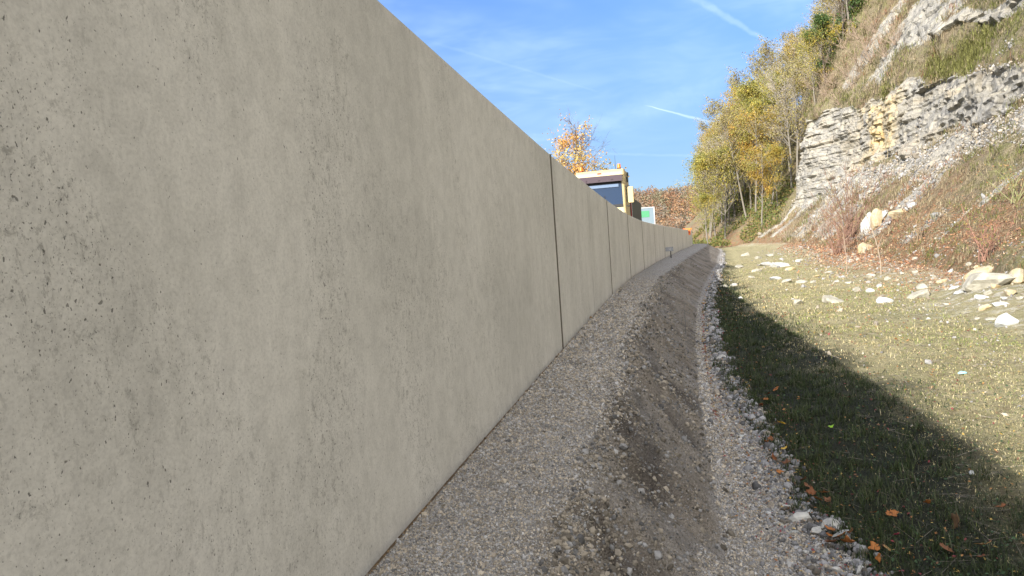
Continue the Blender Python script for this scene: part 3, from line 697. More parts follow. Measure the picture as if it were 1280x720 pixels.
small = [(925, 333, 14, 6), (968, 347, 18, 7), (984, 351, 20, 6), (1002, 352, 14, 5), (945, 338, 14, 5), (957, 330, 20, 7), (975, 331, 22, 8), (988, 336, 12, 5), (1072, 362, 14, 7), (1089, 362, 14, 7),
         (1088, 345, 12, 6), (1109, 348, 12, 6), (1127, 342, 8, 5), (1192, 359, 13, 6), (1228, 371, 15, 7), (1262, 366, 22, 8), (1238, 365, 14, 6), (1248, 380, 18, 5), (1222, 398, 7, 3), (1238, 398, 12, 4),
         (905, 357, 16, 6), (918, 356, 10, 5), (925, 372, 8, 5), (1178, 351, 16, 7), (1168, 346, 9, 6), (1208, 345, 12, 7), (1145, 339, 9, 5), (1062, 353, 10, 4), (1017, 352, 10, 4), (1046, 351, 8, 4), (1200, 365, 18, 5),
         (1215, 361, 12, 5), (1276, 372, 12, 6), (1255, 372, 10, 5), (1182, 380, 8, 3), (1108, 402, 6, 3), (1124, 419, 6, 3), (1220, 412, 6, 3), (1160, 398, 5, 3), (1020, 345, 9, 4), (1035, 340, 10, 4), (998, 326, 10, 4), (948, 322, 14, 5),
         (933, 318, 16, 5), (962, 319, 12, 5), (978, 324, 10, 4), (1190, 338, 8, 5), (1222, 334, 9, 5), (1138, 352, 8, 4), (1100, 357, 8, 4), (940, 346, 9, 4), (1212, 330, 8, 5)]
for i, (px, py, a_, b_) in enumerate(small):
    stone(px, py, a_, b_, ('pale', 'white', 'pale', 'pale', 'pale', 'grey', 'white', 'ochre')[i % 8], 'pale limestone lump scattered on the grass along the slope foot', 'limestone lumps scattered along the slope foot', seed=40+i)
o = mk('plastic_scrap', np.array([(-.05, -.02, .0), (.05, -.03, .01), (.06, .02, .02), (0, .035, .03), (-.055, .02, .005), (0, 0, .022)])*.8, np.array([[0, 1, 5], [1, 2, 5], [2, 3, 5], [3, 4, 5], [4, 0, 5]]), simple('blue_plastic', (.25, .55, .62), .4, .1))
p = hit_any(1203, 469); o.location = (p[0], p[1], p[2]+.02); m_ = o.modifiers.new('thickness', 'SOLIDIFY'); m_.thickness = .002
tag(o, 'small crumpled light blue plastic scrap on the sunny grass', 'litter')

N = 2600; Y = densY(N, 6, 70, .9); X = fx(Y)-np.abs(rng.normal(0, 2.6, N))+.8; kd = np.array([surf(float(a_), float(b_)) for a_, b_ in zip(X, Y)])
i = (X > off(Y, 3.4)[0]); X, Y, kd = X[i], Y[i], kd[i]; sz = np.exp(rng.normal(math.log(.024), .5, len(X)))*np.clip(Y/20, .6, 1.6)
stuff('stone_chips', 'small pale stone chips strewn through the grass below the slope', PEB, np.stack([X, Y, kd+sz*.2], 1), sz[:, None]*np.array([1.2, 1, .6])*rng.uniform(.6, 1.3, (len(X), 3)), greys(len(X), .14, .30, .5), M_PEB)
# ------------------------------------------------------------------ cover on the rock slope
vv = np.array([v.co[:] for v in slope.data.vertices]); rkv = rk.ravel(); ww = wood.ravel()
def slope_pts(N, cond, pw=1.6):
    idx = np.nonzero(cond)[0]; Yv = vv[idx, 1]; dz = np.where(vv[idx, 2] < 14.3, 1, np.where(vv[idx, 2] < 38, 3.2, 20)); p_ = (Yv*.0042*dz)*np.maximum(Yv, 10)**(-pw); p_ /= p_.sum()
    return idx[rng.choice(len(idx), N, p=p_)]
vis = (vv[:, 1] > 9) & (vv[:, 1] < 108) & (vv[:, 2] > -1.6) & (vv[:, 2] < 45)
# scree chips
i = slope_pts(30000, vis & (rkv > .3) & (rkv < .72) & (ww < .3) & (vv[:, 2] < 9)); Yv = vv[i, 1]
P = vv[i]+rng.normal(0, .12, (len(i), 3)); P[:, 2] = P[:, 2] + 0
sz = np.exp(rng.normal(math.log(.023), .6, len(i)))*np.clip(Yv/26, .6, 2.2)
T = greys(len(i), .15, .33, .5)
stuff('scree', 'broken limestone chips and lumps strewn down the rock slope', PEB, P, sz[:, None]*rng.uniform(.5, 1.4, (len(i), 3)), T, M_PEB)
# dry grass and bramble tufts
i = slope_pts(13000, vis & (rkv < .5) & (ww < .4), 1.3); kk_ = 22
Yv = np.repeat(vv[i, 1], kk_); sc_ = np.clip(Yv/30, .6, 2.4); P = np.repeat(vv[i], kk_, 0)+rng.normal(0, .13, (len(i)*kk_, 3))*sc_[:, None]*np.array([1, 1, .7])
kind_ = np.repeat(vnoise(vv[i, 1]*.12, vv[i, 2]*.2, seed=400)+.5*rng.normal(size=len(i)), kk_)
T = np.where((kind_ > .45)[:, None], np.array([.13, .14, .04]), np.where((kind_ < -.75)[:, None], np.array([.24, .12, .075]), np.array([.26, .215, .135])))*rng.uniform(.45, 1.35, (len(P), 1))
V, F4, F3, T = blades(P, rng.uniform(.12, .34, len(P))*sc_, .012*sc_*1.6, T, .8)
tag(mk('dry_grass', V, [F4, F3], M_GRASS, tint=T), 'dry brown and olive grass tussocks hanging on the rock slope', kind='stuff')
# grass lip overhanging the ledges
sel = vis & (bush.ravel() > .4) & (vv[:, 1] < 70)
i = slope_pts(900, sel, 1.4); kk_ = 60
Yv = np.repeat(vv[i, 1], kk_); P = np.repeat(vv[i], kk_, 0)+rng.normal(0, .22, (len(i)*kk_, 3))
V, F4, F3, T = blades(P, rng.uniform(.25, .6, len(P)), .022*np.clip(Yv/35, .8, 2), np.array([.17, .17, .055])*rng.uniform(.4, 1.5, (len(P), 1))*np.where(rng.random(len(P)) < .5, 1, .8)[:, None], .8)
tag(mk('ledge_grass', V, [F4, F3], M_GRASS, tint=T), 'green-yellow grass growing on top of the rock ledges', kind='stuff')
# red brown leaves at the slope foot
N = 26000; Y = densY(N, 17, 75, 1.1); fxx = fx(Y); X = fxx + rng.normal(0, 1, N)*1.5+.8
Zf = ZC[None]; 
from numpy import interp
kd = np.array([surf(float(a_), float(b_)) if j % 1 == 0 else 0 for j, (a_, b_) in enumerate(zip(X[:14000], Y[:14000]))])
P = np.stack([X[:14000], Y[:14000], kd+.03], 1); N = 14000
V, F, T = scatter([(leafv, leaff)], P, (rng.uniform(.05, .10, N)*np.clip(Y[:N]/24, .7, 2))[:, None]*np.ones((N, 3)), rots(N, .7), np.array([[.25, .125, .07], [.32, .17, .09], [.20, .10, .06], [.38, .27, .17]])[rng.integers(0, 4, N)])
tag(mk('fallen_leaves', V, F, M_DRYLEAF, tint=T), 'rust-coloured fallen leaves gathered along the foot of the slope', kind='stuff')

# ------------------------------------------------------------------ trees
def grow(seed, H, crown0=.35, spread=.24, nb=26, levels=3, lean=0, forks=1, twist=.5, upang=.75):
    g_ = np.random.default_rng(seed); segs = []; ends = []
    def limb(p, d, L, r, lev, nseg):
        pts = [p]; rs = [r]
        for k in range(nseg):
            d = d + g_.normal(0, .10+.05*lev, 3)*twist + np.array([0, 0, .10 if lev else .02]); d = d/np.linalg.norm(d)
            pts.append(pts[-1]+d*L/nseg); rs.append(r*(1-(k+1)/nseg*.82))
        for k in range(nseg): segs.append((pts[k], pts[k+1], rs[k], rs[k+1], lev))
        return pts, rs
    for fk in range(forks):
        d0 = np.array([lean+g_.normal(0, .05)+(fk*.22 if forks > 1 else 0), g_.normal(0, .05), 1.]); d0 /= np.linalg.norm(d0)
        r0 = H*.011*(1 if fk == 0 else .8)
        pts, rs = limb(np.array([0, 0, -.3]), d0, H*(.97 if fk == 0 else .85), r0, 0, 9)
        pts = np.array(pts); tt = np.linspace(0, 1, len(pts))
        for b in range(nb):
            u = crown0+(1-crown0)*((b+g_.random())/nb)*.98; p = np.array([np.interp(u, tt, pts[:, k]) for k in range(3)]); a = g_.uniform(0, 6.28)
            shape = math.sin(math.pi*min(1, (u-crown0)/(1-crown0)*.8+.2))
            L = H*spread*(.45+.75*shape)*g_.uniform(.6, 1.15); up_ = upang*g_.uniform(.6, 1.4)
            d = np.array([math.cos(a)*math.cos(up_), math.sin(a)*math.cos(up_), math.sin(up_)])
            q, qr = limb(p, d, L, r0*(1-u)*.55+.012, 1, 4); q = np.array(q)
            for c in range(g_.integers(4, 7)):
                uu = g_.uniform(.25, 1); p2 = np.array([np.interp(uu, np.linspace(0, 1, 5), q[:, k]) for k in range(3)])
                d2 = d + g_.normal(0, .55, 3); d2 /= np.linalg.norm(d2); L2 = L*g_.uniform(.25, .5)
                q2, _ = limb(p2, d2, L2, .016, 2, 3); ends.append(q2[-1]); ends.append(q2[1])
                if levels > 2:
                    for e in range(4):
                        p3 = q2[g_.integers(1, 4)]; d3 = d2+g_.normal(0, .6, 3); d3 /= np.linalg.norm(d3)
                        q3, _ = limb(p3, d3, L2*g_.uniform(.4, .8), .009, 3, 1); ends.append(q3[-1])
    return segs, np.array(ends)
LQ = (np.array([[-.5, 0, 0], [0, -.38, .12], [.55, 0, 0], [0, .38, .12]]), np.array([[0, 1, 2], [0, 2, 3]]))
def build_tree(name, seed, H, leafN, leafS, cols_, bark, where=None, jitter=.35, tw=(.30, .27, .23), **kw):
    segs, ends = grow(seed, H, **kw)
    root = empty(name, (0, 0, 0))
    def part(pn, lv, mat, k, tint=None):
        S = [s_ for s_ in segs if s_[4] in lv]
        P0 = np.array([s_[0] for s_ in S]); P1 = np.array([s_[1] for s_ in S]); V, F = tubes(P0, P1, np.array([s_[2] for s_ in S]), np.array([s_[3] for s_ in S]), k)
        t_ = None
        if tint is not None: t_ = np.full((len(V), 3), 1.)*np.array(tint)
        return mk(pn, V, F, mat, root, tint=t_, smooth=k > 4)
    part('trunk', (0,), bark, 8); part('branches', (1,), bark, 4); part('twigs', (2, 3), M_TWIG, 3, tw)
    if leafN:
        g_ = np.random.default_rng(seed+1)
        e_ = ends if where is None else ends[where(ends)]
        w_ = np.clip(vnoise(e_[:, 0]*.35, e_[:, 1]*.35, e_[:, 2]*.35, seed=seed)+.65, .03, 2)**1.6; w_ /= w_.sum()
        i = g_.choice(len(e_), leafN, p=w_); P = e_[i]+g_.normal(0, jitter, (leafN, 3))
        cc_ = np.array(cols_); tone = np.clip((vnoise(P[:, 0]*.4, P[:, 1]*.4, P[:, 2]*.4, seed=seed+2)*1.1+.5+g_.normal(0, .22, leafN)), 0, .999)
        T = cc_[(tone*len(cc_)).astype(int)]*g_.uniform(.7, 1.25, (leafN, 1))
        V, F, T = scatter([LQ], P, (leafS*g_.uniform(.6, 1.3, leafN))[:, None]*np.ones((leafN, 3)), rots(leafN), T)
        mk('crown', V, F, M_LEAF, root, tint=T)
    return root
YG = [(.27, .26, .07), (.38, .33, .07), (.42, .32, .07), (.22, .23, .06)]
YO = [(.38, .28, .06), (.46, .31, .06), (.36, .21, .06), (.30, .27, .07)]
GR = [(.07, .12, .035), (.10, .15, .04), (.20, .21, .055), (.34, .27, .05)]
OL = [(.24, .21, .09), (.32, .28, .09), (.28, .21, .10), (.33, .29, .11)]
kinds = dict(
    yellow=build_tree('broadleaf_tree', 11, 15, 5200, .23, YG, M_BARK, crown0=.30, spread=.24, nb=24),
    gold=build_tree('broadleaf_tree', 12, 16, 5200, .23, YO, M_BARK, crown0=.34, spread=.22, nb=24),
    green=build_tree('broadleaf_tree', 13, 12, 9000, .25, GR, M_BARK2, crown0=.18, spread=.28, nb=24),
    olive=build_tree('broadleaf_tree', 14, 17, 3200, .22, OL, M_BARK, crown0=.40, spread=.20, nb=26),
    sparse=build_tree('broadleaf_tree', 15, 17, 900, .22, OL, M_BARK, crown0=.38, spread=.20, nb=30, upang=.95),
    bare=build_tree('broadleaf_tree', 16, 16, 0, .2, OL, M_BARK, crown0=.35, spread=.20, nb=34, upang=.95))
tlabel = dict(yellow='yellow-green autumn tree with pale trunk in the wood beyond the rock face', gold='golden orange autumn tree in the wood beyond the rock face',
              green='dark green bushy tree in the wood beyond the rock face', olive='thin-crowned olive brown tree with tall pale trunk in the wood beyond the rock face',
              sparse='nearly leafless tall tree with a few brown leaves in the wood beyond the rock face', bare='bare grey tree with fine upright twigs in the wood beyond the rock face')
tgroup = {k_: k_ + '-coloured trees of the hillside wood' for k_ in kinds}; tgroup['bare'] = 'bare trees of the hillside wood'; tgroup['sparse'] = 'nearly leafless trees of the hillside wood'
for r_ in kinds.values(): r_['fresh'] = 1
def plant(kind, x, y, sc, label=None, group=None, z=None):
    src = kinds[kind]
    z = surf(x, y) if z is None else z
    if src.get('fresh'):
        o = src; del o['fresh']; o.location = (x, y, z-.2); o.rotation_euler = (0, 0, random.uniform(0, 6.28)); o.scale = (sc,)*3
    else:
        o = copy_thing(src, (x, y, z-.2), random.uniform(0, 6.28), sc)
        for key in ('group',):
            if key in o: del o[key]
    tag(o, label or tlabel[kind], 'tree', group if label else tgroup[kind]); return o
tp = random.Random(5)
row = []
for yy in np.arange(104, 178, 5.2):
    t_ = -2.0 if yy > 112 else 1.0
    while t_ < 34:
        row.append((yy+tp.uniform(-2.2, 2.2), t_+tp.uniform(-.9, .9))); t_ += tp.uniform(2.1, 3.1)*(1+.010*max(0, t_)) 
front = {}
cnt = 0
for (yy, t_) in row:
    x = float(fx(yy))+t_; 
    ang = x/yy
    if ang < .272 or ang > .62 or (yy > 140 and t_ > 22 and tp.random() < .5): continue
    if yy < 108 and t_ < 6.0: continue
    e_ = surf(x, yy)
    q = tp.random(); hgt = t_
    if t_ < 4: kd_ = 'yellow' if q < .45 else 'olive' if q < .75 else 'gold' if q < .85 else 'sparse'
    elif t_ < 14: kd_ = 'gold' if q < .25 else 'olive' if q < .55 else 'yellow' if q < .70 else 'sparse' if q < .87 else 'bare'
    else: kd_ = 'bare' if q < .30 else 'sparse' if q < .62 else 'olive' if q < .84 else 'gold' if q < .92 else 'green'
    lim = float(np.interp(ang, [.26, .29, .32, .37, .42, .5], [.085, .150, .185, .245, .305, .40]))
    room = lim*yy-e_; Hn = dict(yellow=15, gold=16, green=12, olive=17, sparse=17, bare=16)[kd_]
    if room < 3.5: continue
    plant(kd_, x, yy, min(tp.uniform(.85, 1.12), room*tp.uniform(.86, 1.02)/Hn)); cnt += 1
def at_px(px, y):                     # x of a picture column at depth y, near the horizon
    d = ray(px, 280); return d.x/d.y*y
def plant_at(kind, px, py, sc, label):
    p = hit_any(px, py); plant(kind, p[0], p[1]+.6, sc, label, z=p[2]-.3)
plant_at('green', 1056, 66, 1.1, 'dark green tree mixed with yellow standing against the upper edge of the rock face')
plant_at('gold', 1066, 40, .85, 'yellow-orange tree standing highest at the top left edge of the rock face')
plant_at('green', 1034, 105, .75, 'small green bush-like tree just left of the rock corner, below the highest tree')
plant_at('yellow', 1022, 130, .65, 'small yellow-green tree growing at the brow of the buttress left of the rock corner')
plant('gold', at_px(952, 103), 103, .72, 'bright yellow-orange tree at the front of the wood left of the rock face')
plant('yellow', at_px(974, 104), 104, .6, 'lemon yellow tree nearest the foot of the rock face')
plant('yellow', at_px(884, 108), 108, .52, 'yellow tree at the left front end of the wood above the end of the wall')
# the tree behind the wall on the far side of the road
OG = [(.56, .33, .10), (.62, .40, .14), (.50, .26, .08), (.58, .44, .16)]
o = build_tree('autumn_tree', 31, 14.3, 2600, .23, OG, M_BARK2, where=lambda e: (e[:, 0] < 1.9), crown0=.42, spread=.21, nb=26, lean=0, forks=2, tw=(.12, .10, .10), upang=.6, jitter=.28)
o.location = (at_px(713, 80), 80, -.5); o.rotation_euler = (0, 0, .2); tag(o, 'slender tree with sparse orange leaves and bare right side rising behind the wall', 'tree')
o = build_tree('autumn_tree', 33, 10.0, 1100, .24, OG, M_BARK2, crown0=.3, spread=.30, nb=20, tw=(.2, .17, .17), jitter=.3)
o.location = (at_px(738, 84), 84, -.5); tag(o, 'low orange-leaved tree just behind the cab roof of the yellow truck', 'tree')
# ------------------------------------------------------------------ saplings and shrubs on the slope
def shrub(px, py, H, n, colr, label, seed, sp=.35, leaves=0):
    g_ = np.random.default_rng(seed); p = hit_any(px, py); P0 = []; P1 = []; A = []; B = []; E_ = []
    for k in range(n):
        d = np.array([g_.normal(0, sp), g_.normal(0, sp), 1.]); d /= np.linalg.norm(d); q = np.zeros(3)+np.array([*g_.normal(0, .08*sp/.35, 2), -.1]); L = H*g_.uniform(.5, 1); r = .006+.004*L
        for s_ in range(5):
            d = d+g_.normal(0, .09, 3); d /= np.linalg.norm(d); q2 = q+d*L/5; P0.append(q); P1.append(q2); A.append(r*(1-s_/6)); B.append(r*(1-(s_+1)/6))
            for b in range(3 if s_ > 0 else 0):
                db = d+g_.normal(0, .5, 3); db /= np.linalg.norm(db); q3 = q2+db*L*g_.uniform(.06, .2); P0.append(q2); P1.append(q3); A.append(r*.4); B.append(.002); E_.append(q3)
            q = q2
    root = empty('shrub' if n > 2 else 'sapling', tuple(p))
    V, F = tubes(np.array(P0), np.array(P1), np.array(A)*1.6, np.array(B)*1.6, 4); mk('stems' if n > 2 else 'trunk', V, F, M_TWIG, root, tint=np.full((len(V), 3), 1.)*np.array(colr))
    if leaves:
        E_ = np.array(E_); i = g_.integers(0, len(E_), leaves); T = np.array([(.30, .16, .08), (.36, .24, .10), (.22, .24, .07)])[g_.integers(0, 3, leaves)]
        V, F, T = scatter([LQ], E_[i]+g_.normal(0, .06, (leaves, 3)), np.full((leaves, 3), .055), rots(leaves), T); mk('leaves', V, F, M_LEAF, root, tint=T)
    return tag(root, label, 'shrub' if n > 2 else 'sapling')
shrub(1062, 305, 5.2, 34, (.155, .095, .07), 'large reddish multi-stemmed bare shrub in front of the upright boulders', 1, .33, 500)
shrub(1046, 318, 3.0, 26, (.20, .12, .09), 'low reddish brush at the left side of the large bare shrub', 2, .5, 300)
shrub(1057, 343, 4.4, 1, (.26, .20, .15), 'thin leafless sapling standing at the slope foot in the red leaves', 3, .03)
shrub(1101, 343, 3.3, 1, (.26, .21, .16), 'thin sapling with a yellow leaf at its foot, right of the red leaves', 4, .05, 8)
shrub(1062, 250, 6.0, 2, (.28, .24, .19), 'pair of thin upright stems rising before the yellow rock', 5, .05)
shrub(1236, 322, 1.6, 14, (.20, .11, .08), 'small dark red bramble on the lower slope near the right edge', 6, .5, 160)
shrub(1150, 300, 1.5, 16, (.24, .18, .12), 'small brown bush in the middle of the lower slope', 7, .5, 160)
shrub(1028, 296, 3.2, 30, (.27, .23, .19), 'grey-brown brush at the left toe of the slope', 8, .6, 0)
shrub(985, 300, 2.6, 30, (.28, .23, .18), 'tangle of pale dry stems at the far toe of the slope', 9, .7, 0)
shrub(1272, 250, 1.6, 12, (.20, .20, .10), 'small green bush high on the slope at the right edge', 10, .4, 260)
for j, (px, py) in enumerate([(1018, 112), (1032, 118), (1045, 108), (1060, 95), (1075, 88), (1040, 80), (1055, 60), (1072, 48), (1085, 62), (1095, 40), (1108, 70), (1120, 55), (1050, 130), (1030, 100), (1065, 110), (1090, 78)]):
    o = shrub(px, py, 3.4, 26, (.26, .20, .15), 'grey-brown leafless bramble growing above the far rock band', 60+j, .75, 240); o['group'] = 'brambles above the far rock band'
# dead weed stem and marker post on the gravel bank
p = hit_any(857, 418); V, F = tubes(np.array([[0, 0, -.05], [.01, 0, .25], [0, .01, .5]]), np.array([[.01, 0, .25], [0, .01, .5], [.03, 0, .62]]), np.array([.007, .006, .004]), np.array([.006, .004, .002]), 5)
o = mk('weed_stem', V, F, M_TWIG, tint=np.full((len(V), 3), .1)); o.location = p; tag(o, 'single thin dark weed stem sticking up on the gravel bank slope', 'weed')

# ------------------------------------------------------------------ far woodland and hills
def hills():
    n1_, n2_ = 90, 40; th = np.linspace(-1.9, 1.15, n1_); rr = np.linspace(0, 1, n2_)
    TH, RR = np.meshgrid(th, rr, indexing='ij'); dist = 330+RR*420
    x = np.sin(TH)*dist; y = np.cos(TH)*dist
    crest_ = np.interp(TH, [-1.9, -.6, 0, .18, .3, .6, 1.15], [20, 24, 25, 25, 28, 45, 60])*(1+.10*fbm(TH*6, seed=500))
    z = -2.7+crest_*sstep(0, .42, RR)*(1+.25*RR)
    return x, y, z
hx, hy, hz = hills()
hl = mk('hills', np.stack([hx, hy, hz], -1).reshape(-1, 3), grid_faces(*hx.shape), simple('wooded_ground', (.12, .085, .05), .95, .3, .1), smooth=True); tag(hl, kind='structure')
_ht = np.arctan2(hx, hy).ravel(); _hr = np.hypot(hx, hy).ravel(); _hw = np.where((_ht > -.02) & (_ht < .42), 10., 1.)*np.where(_hr < 560, 1., .08); _hw /= _hw.sum()
cen = np.stack([hx.ravel(), hy.ravel(), hz.ravel()], 1)[rng.choice(hx.size, 2600, p=_hw)]+rng.normal(0, 7, (2600, 3))*np.array([1, 1, 0])
N = 190000; ctr = rng.integers(0, 2600, N); ph = rng.normal(size=(N, 3)); ph /= np.linalg.norm(ph, axis=1)[:, None]; hh = rng.uniform(5, 8, 2600)[ctr]
P = cen[ctr]+ph*rng.uniform(.55, 1, (N, 1))*np.stack([hh*.55, hh*.55, hh*.75], 1); P[:, 2] += hh*.8
cl = np.array([(.27, .15, .09), (.25, .18, .12), (.22, .19, .15), (.20, .18, .11), (.31, .19, .10)])[rng.integers(0, 5, 2600)][ctr]*rng.uniform(.7, 1.25, (N, 1))
V, F, T = scatter([LQ], P, rng.uniform(.7, 1.4, (N, 1))*np.ones((N, 3)), rots(N), cl)
tag(mk('woodland', V, F, M_LEAF, tint=T), 'hazy russet and grey-brown autumn woodland on the distant hill', kind='stuff')
# undergrowth at the edge of the wood
N = 30000; Y = rng.uniform(99, 140, N); X = fx(Y)+rng.uniform(-4, 10, N); m_ = vnoise(X*.3, Y*.3, seed=600) > -.25; X, Y = X[m_], Y[m_]; X, Y = X[:9000], Y[:9000]
P = np.array([(a_, b_, surf(float(a_), float(b_))+abs(random.gauss(0, .5))) for a_, b_ in zip(X, Y)])
V, F, T = scatter([LQ], P, np.full((len(P), 3), .30), rots(len(P)), np.array([(.13, .17, .05), (.20, .20, .06), (.27, .20, .08), (.10, .13, .04)])[rng.integers(0, 4, len(P))])
tag(mk('undergrowth', V, F, M_LEAF, tint=T), 'green and brown undergrowth along the foot of the wood', kind='stuff')

# ------------------------------------------------------------------ truck on the road
class Box:
    def __init__(s): s.V = []; s.F = []
    def prism(s, pts, x0, x1, inset=0.0):        # pts: outline in (y, z); extruded along x
        n = len(pts); o = len(s.V); c = np.mean(pts, 0)
        for x, q in ((x0, inset), (x0+inset*.8, 0), (x1-inset*.8, 0), (x1, inset)):
            for (y, z) in pts:
                d = np.array([y, z])-c; L = np.linalg.norm(d); d = d*(1-q/L) if L > 0 else d; s.V.append((x, c[0]+d[0], c[1]+d[1]))
        s.F.append(tuple(range(o+n-1, o-1, -1))); s.F.append(tuple(range(o+3*n, o+4*n)))
        for k in range(3):
            for i in range(n): j = (i+1) % n; s.F.append((o+k*n+i, o+k*n+j, o+(k+1)*n+j, o+(k+1)*n+i))
        return s
    def box(s, x0, x1, y0, y1, z0, z1, b=.015):
        return s.prism([(y0, z0), (y1, z0), (y1, z1), (y0, z1)], x0, x1, b)
    def cyl(s, c, r, h, axis=2, n=20, r2=None):
        r2 = r if r2 is None else r2; o = len(s.V); ax = [a for a in range(3) if a != axis]
        for hh_, rr_ in ((0, r), (h, r2)):
            for i in range(n):
                p = [0, 0, 0]; p[ax[0]] = c[ax[0]]+rr_*math.cos(6.28318*i/n); p[ax[1]] = c[ax[1]]+rr_*math.sin(6.28318*i/n); p[axis] = c[axis]+hh_; s.V.append(tuple(p))
        s.F.append(tuple(range(o+n-1, o-1, -1))); s.F.append(tuple(range(o+n, o+2*n)))
        for i in range(n): j = (i+1) % n; s.F.append((o+i, o+j, o+n+j, o+n+i))
        return s
    def quad(s, *p): o = len(s.V); s.V += list(p); s.F.append(tuple(range(o, o+len(p)))); return s
    def make(s, name, mat, parent=None, bev=0):
        me = bpy.data.meshes.new(name); me.from_pydata(s.V, [], s.F); me.update(); o = bpy.data.objects.new(name, me); col.objects.link(o)
        me.materials.append(mat)
        import bmesh as bm_
        b = bm_.new(); b.from_mesh(me); bm_.ops.recalc_face_normals(b, faces=b.faces); b.to_mesh(me); b.free()
        if parent: o.parent = parent
        if bev: m = o.modifiers.new('bevel', 'BEVEL'); m.width = bev; m.segments = 2; m.limit_method = 'ANGLE'
        return o
MT = dict(paint=simple('truck_paint', (.38, .31, .165), .45, .08, 3, spec=.5), dark=simple('dark_green_grey', (.045, .055, .055), .6, .3, 4), glass=simple('windscreen_glass', (.014, .03, .065), .06, .1, 2, spec=.22),
          visor=simple('tinted_visor', (.05, .036, .042), .4, .1), orange=simple('orange_lens', (.75, .17, .03), .3, .1), black=simple('black_rubber', (.02, .02, .02), .7, .2), chrome=simple('mirror_glass', (.5, .52, .55), .1, .05, metal=1),
          white=simple('white_trim', (.42, .43, .43), .5, .05), red=simple('red_trim', (.35, .04, .03), .4, .1), lens=simple('headlight_lens', (.7, .72, .75), .12, .05, spec=.8))
TY = 35.0; txc = (at_px(721, TY)+at_px(783.5, TY))/2
hd = math.atan2(float(wx(37.)-wx(33.)), 4.0)
truck = empty('truck', (txc, TY, ROADZ), -hd)
tag(truck, 'cream yellow truck with two orange roof beacons standing on the road behind the wall', 'truck')
HT = 3.86; HW = 1.21
# cab: local -y is the front
side = [(0.0, .75), (2.1, .75), (2.1, HT-.25), (1.9, HT-.02), (.42, HT), (.20, HT-.10), (.14, HT-.36), (.06, 2.0), (0.0, 1.6)]
cab = Box().prism([(y, z) for y, z in side], -HW, HW, .10).make('cab', MT['paint'], truck, .09)
Box().quad((-HW+.13, -.012+.055, 2.02), (HW-.13, -.012+.055, 2.02), (HW-.16, .118, HT-.40), (-HW+.16, .118, HT-.40)).make('windscreen', MT['glass'], truck)
Box().prism([(.045, 3.0), (.055, 3.0), (.085, 3.14), (.075, 3.14)], -HW+.3, HW-.3, .002).make('pale_band', simple('pale_blue_band', (.10, .15, .24), .6, .1), truck)  # pale blue strip set just in front of the windscreen
Box().prism([(.005, 2.04), (.03, 2.04), (.045, 2.16), (.02, 2.16)], -HW+.14, HW-.14, .004).make('wiper_cowl', MT['black'], truck)
Box().prism([(.055, 3.18), (.065, 3.18), (.082, 3.30), (.072, 3.30)], -HW+.16, HW-.16, .002).make('dark_band', MT['black'], truck)  # black strip near the top of the windscreen, in front of the glass
vs = Box(); vs.prism([(-.16, HT-.60), (-.13, HT-.60), (.13, HT-.30), (.10, HT-.28)], -HW+.10, HW-.10, .01); 
for xx in (-.62, 0, .62): vs.box(xx-.015, xx+.015, -.14, .10, HT-.50, HT-.47, .003)
visor = vs.make('sun_visor', MT['visor'], truck)
Box().prism([(.10, HT-.30), (.19, HT-.33), (.24, HT-.08), (.40, HT+.02), (.9, HT+.03), (.9, HT-.02)], -HW+.03, HW-.03, .05).make('roof_cap', MT['paint'], truck, .02)
Box().box(-.10, .10, .165, .19, HT-.19, HT-.12, .004).make('roof_badge', MT['red'], truck)
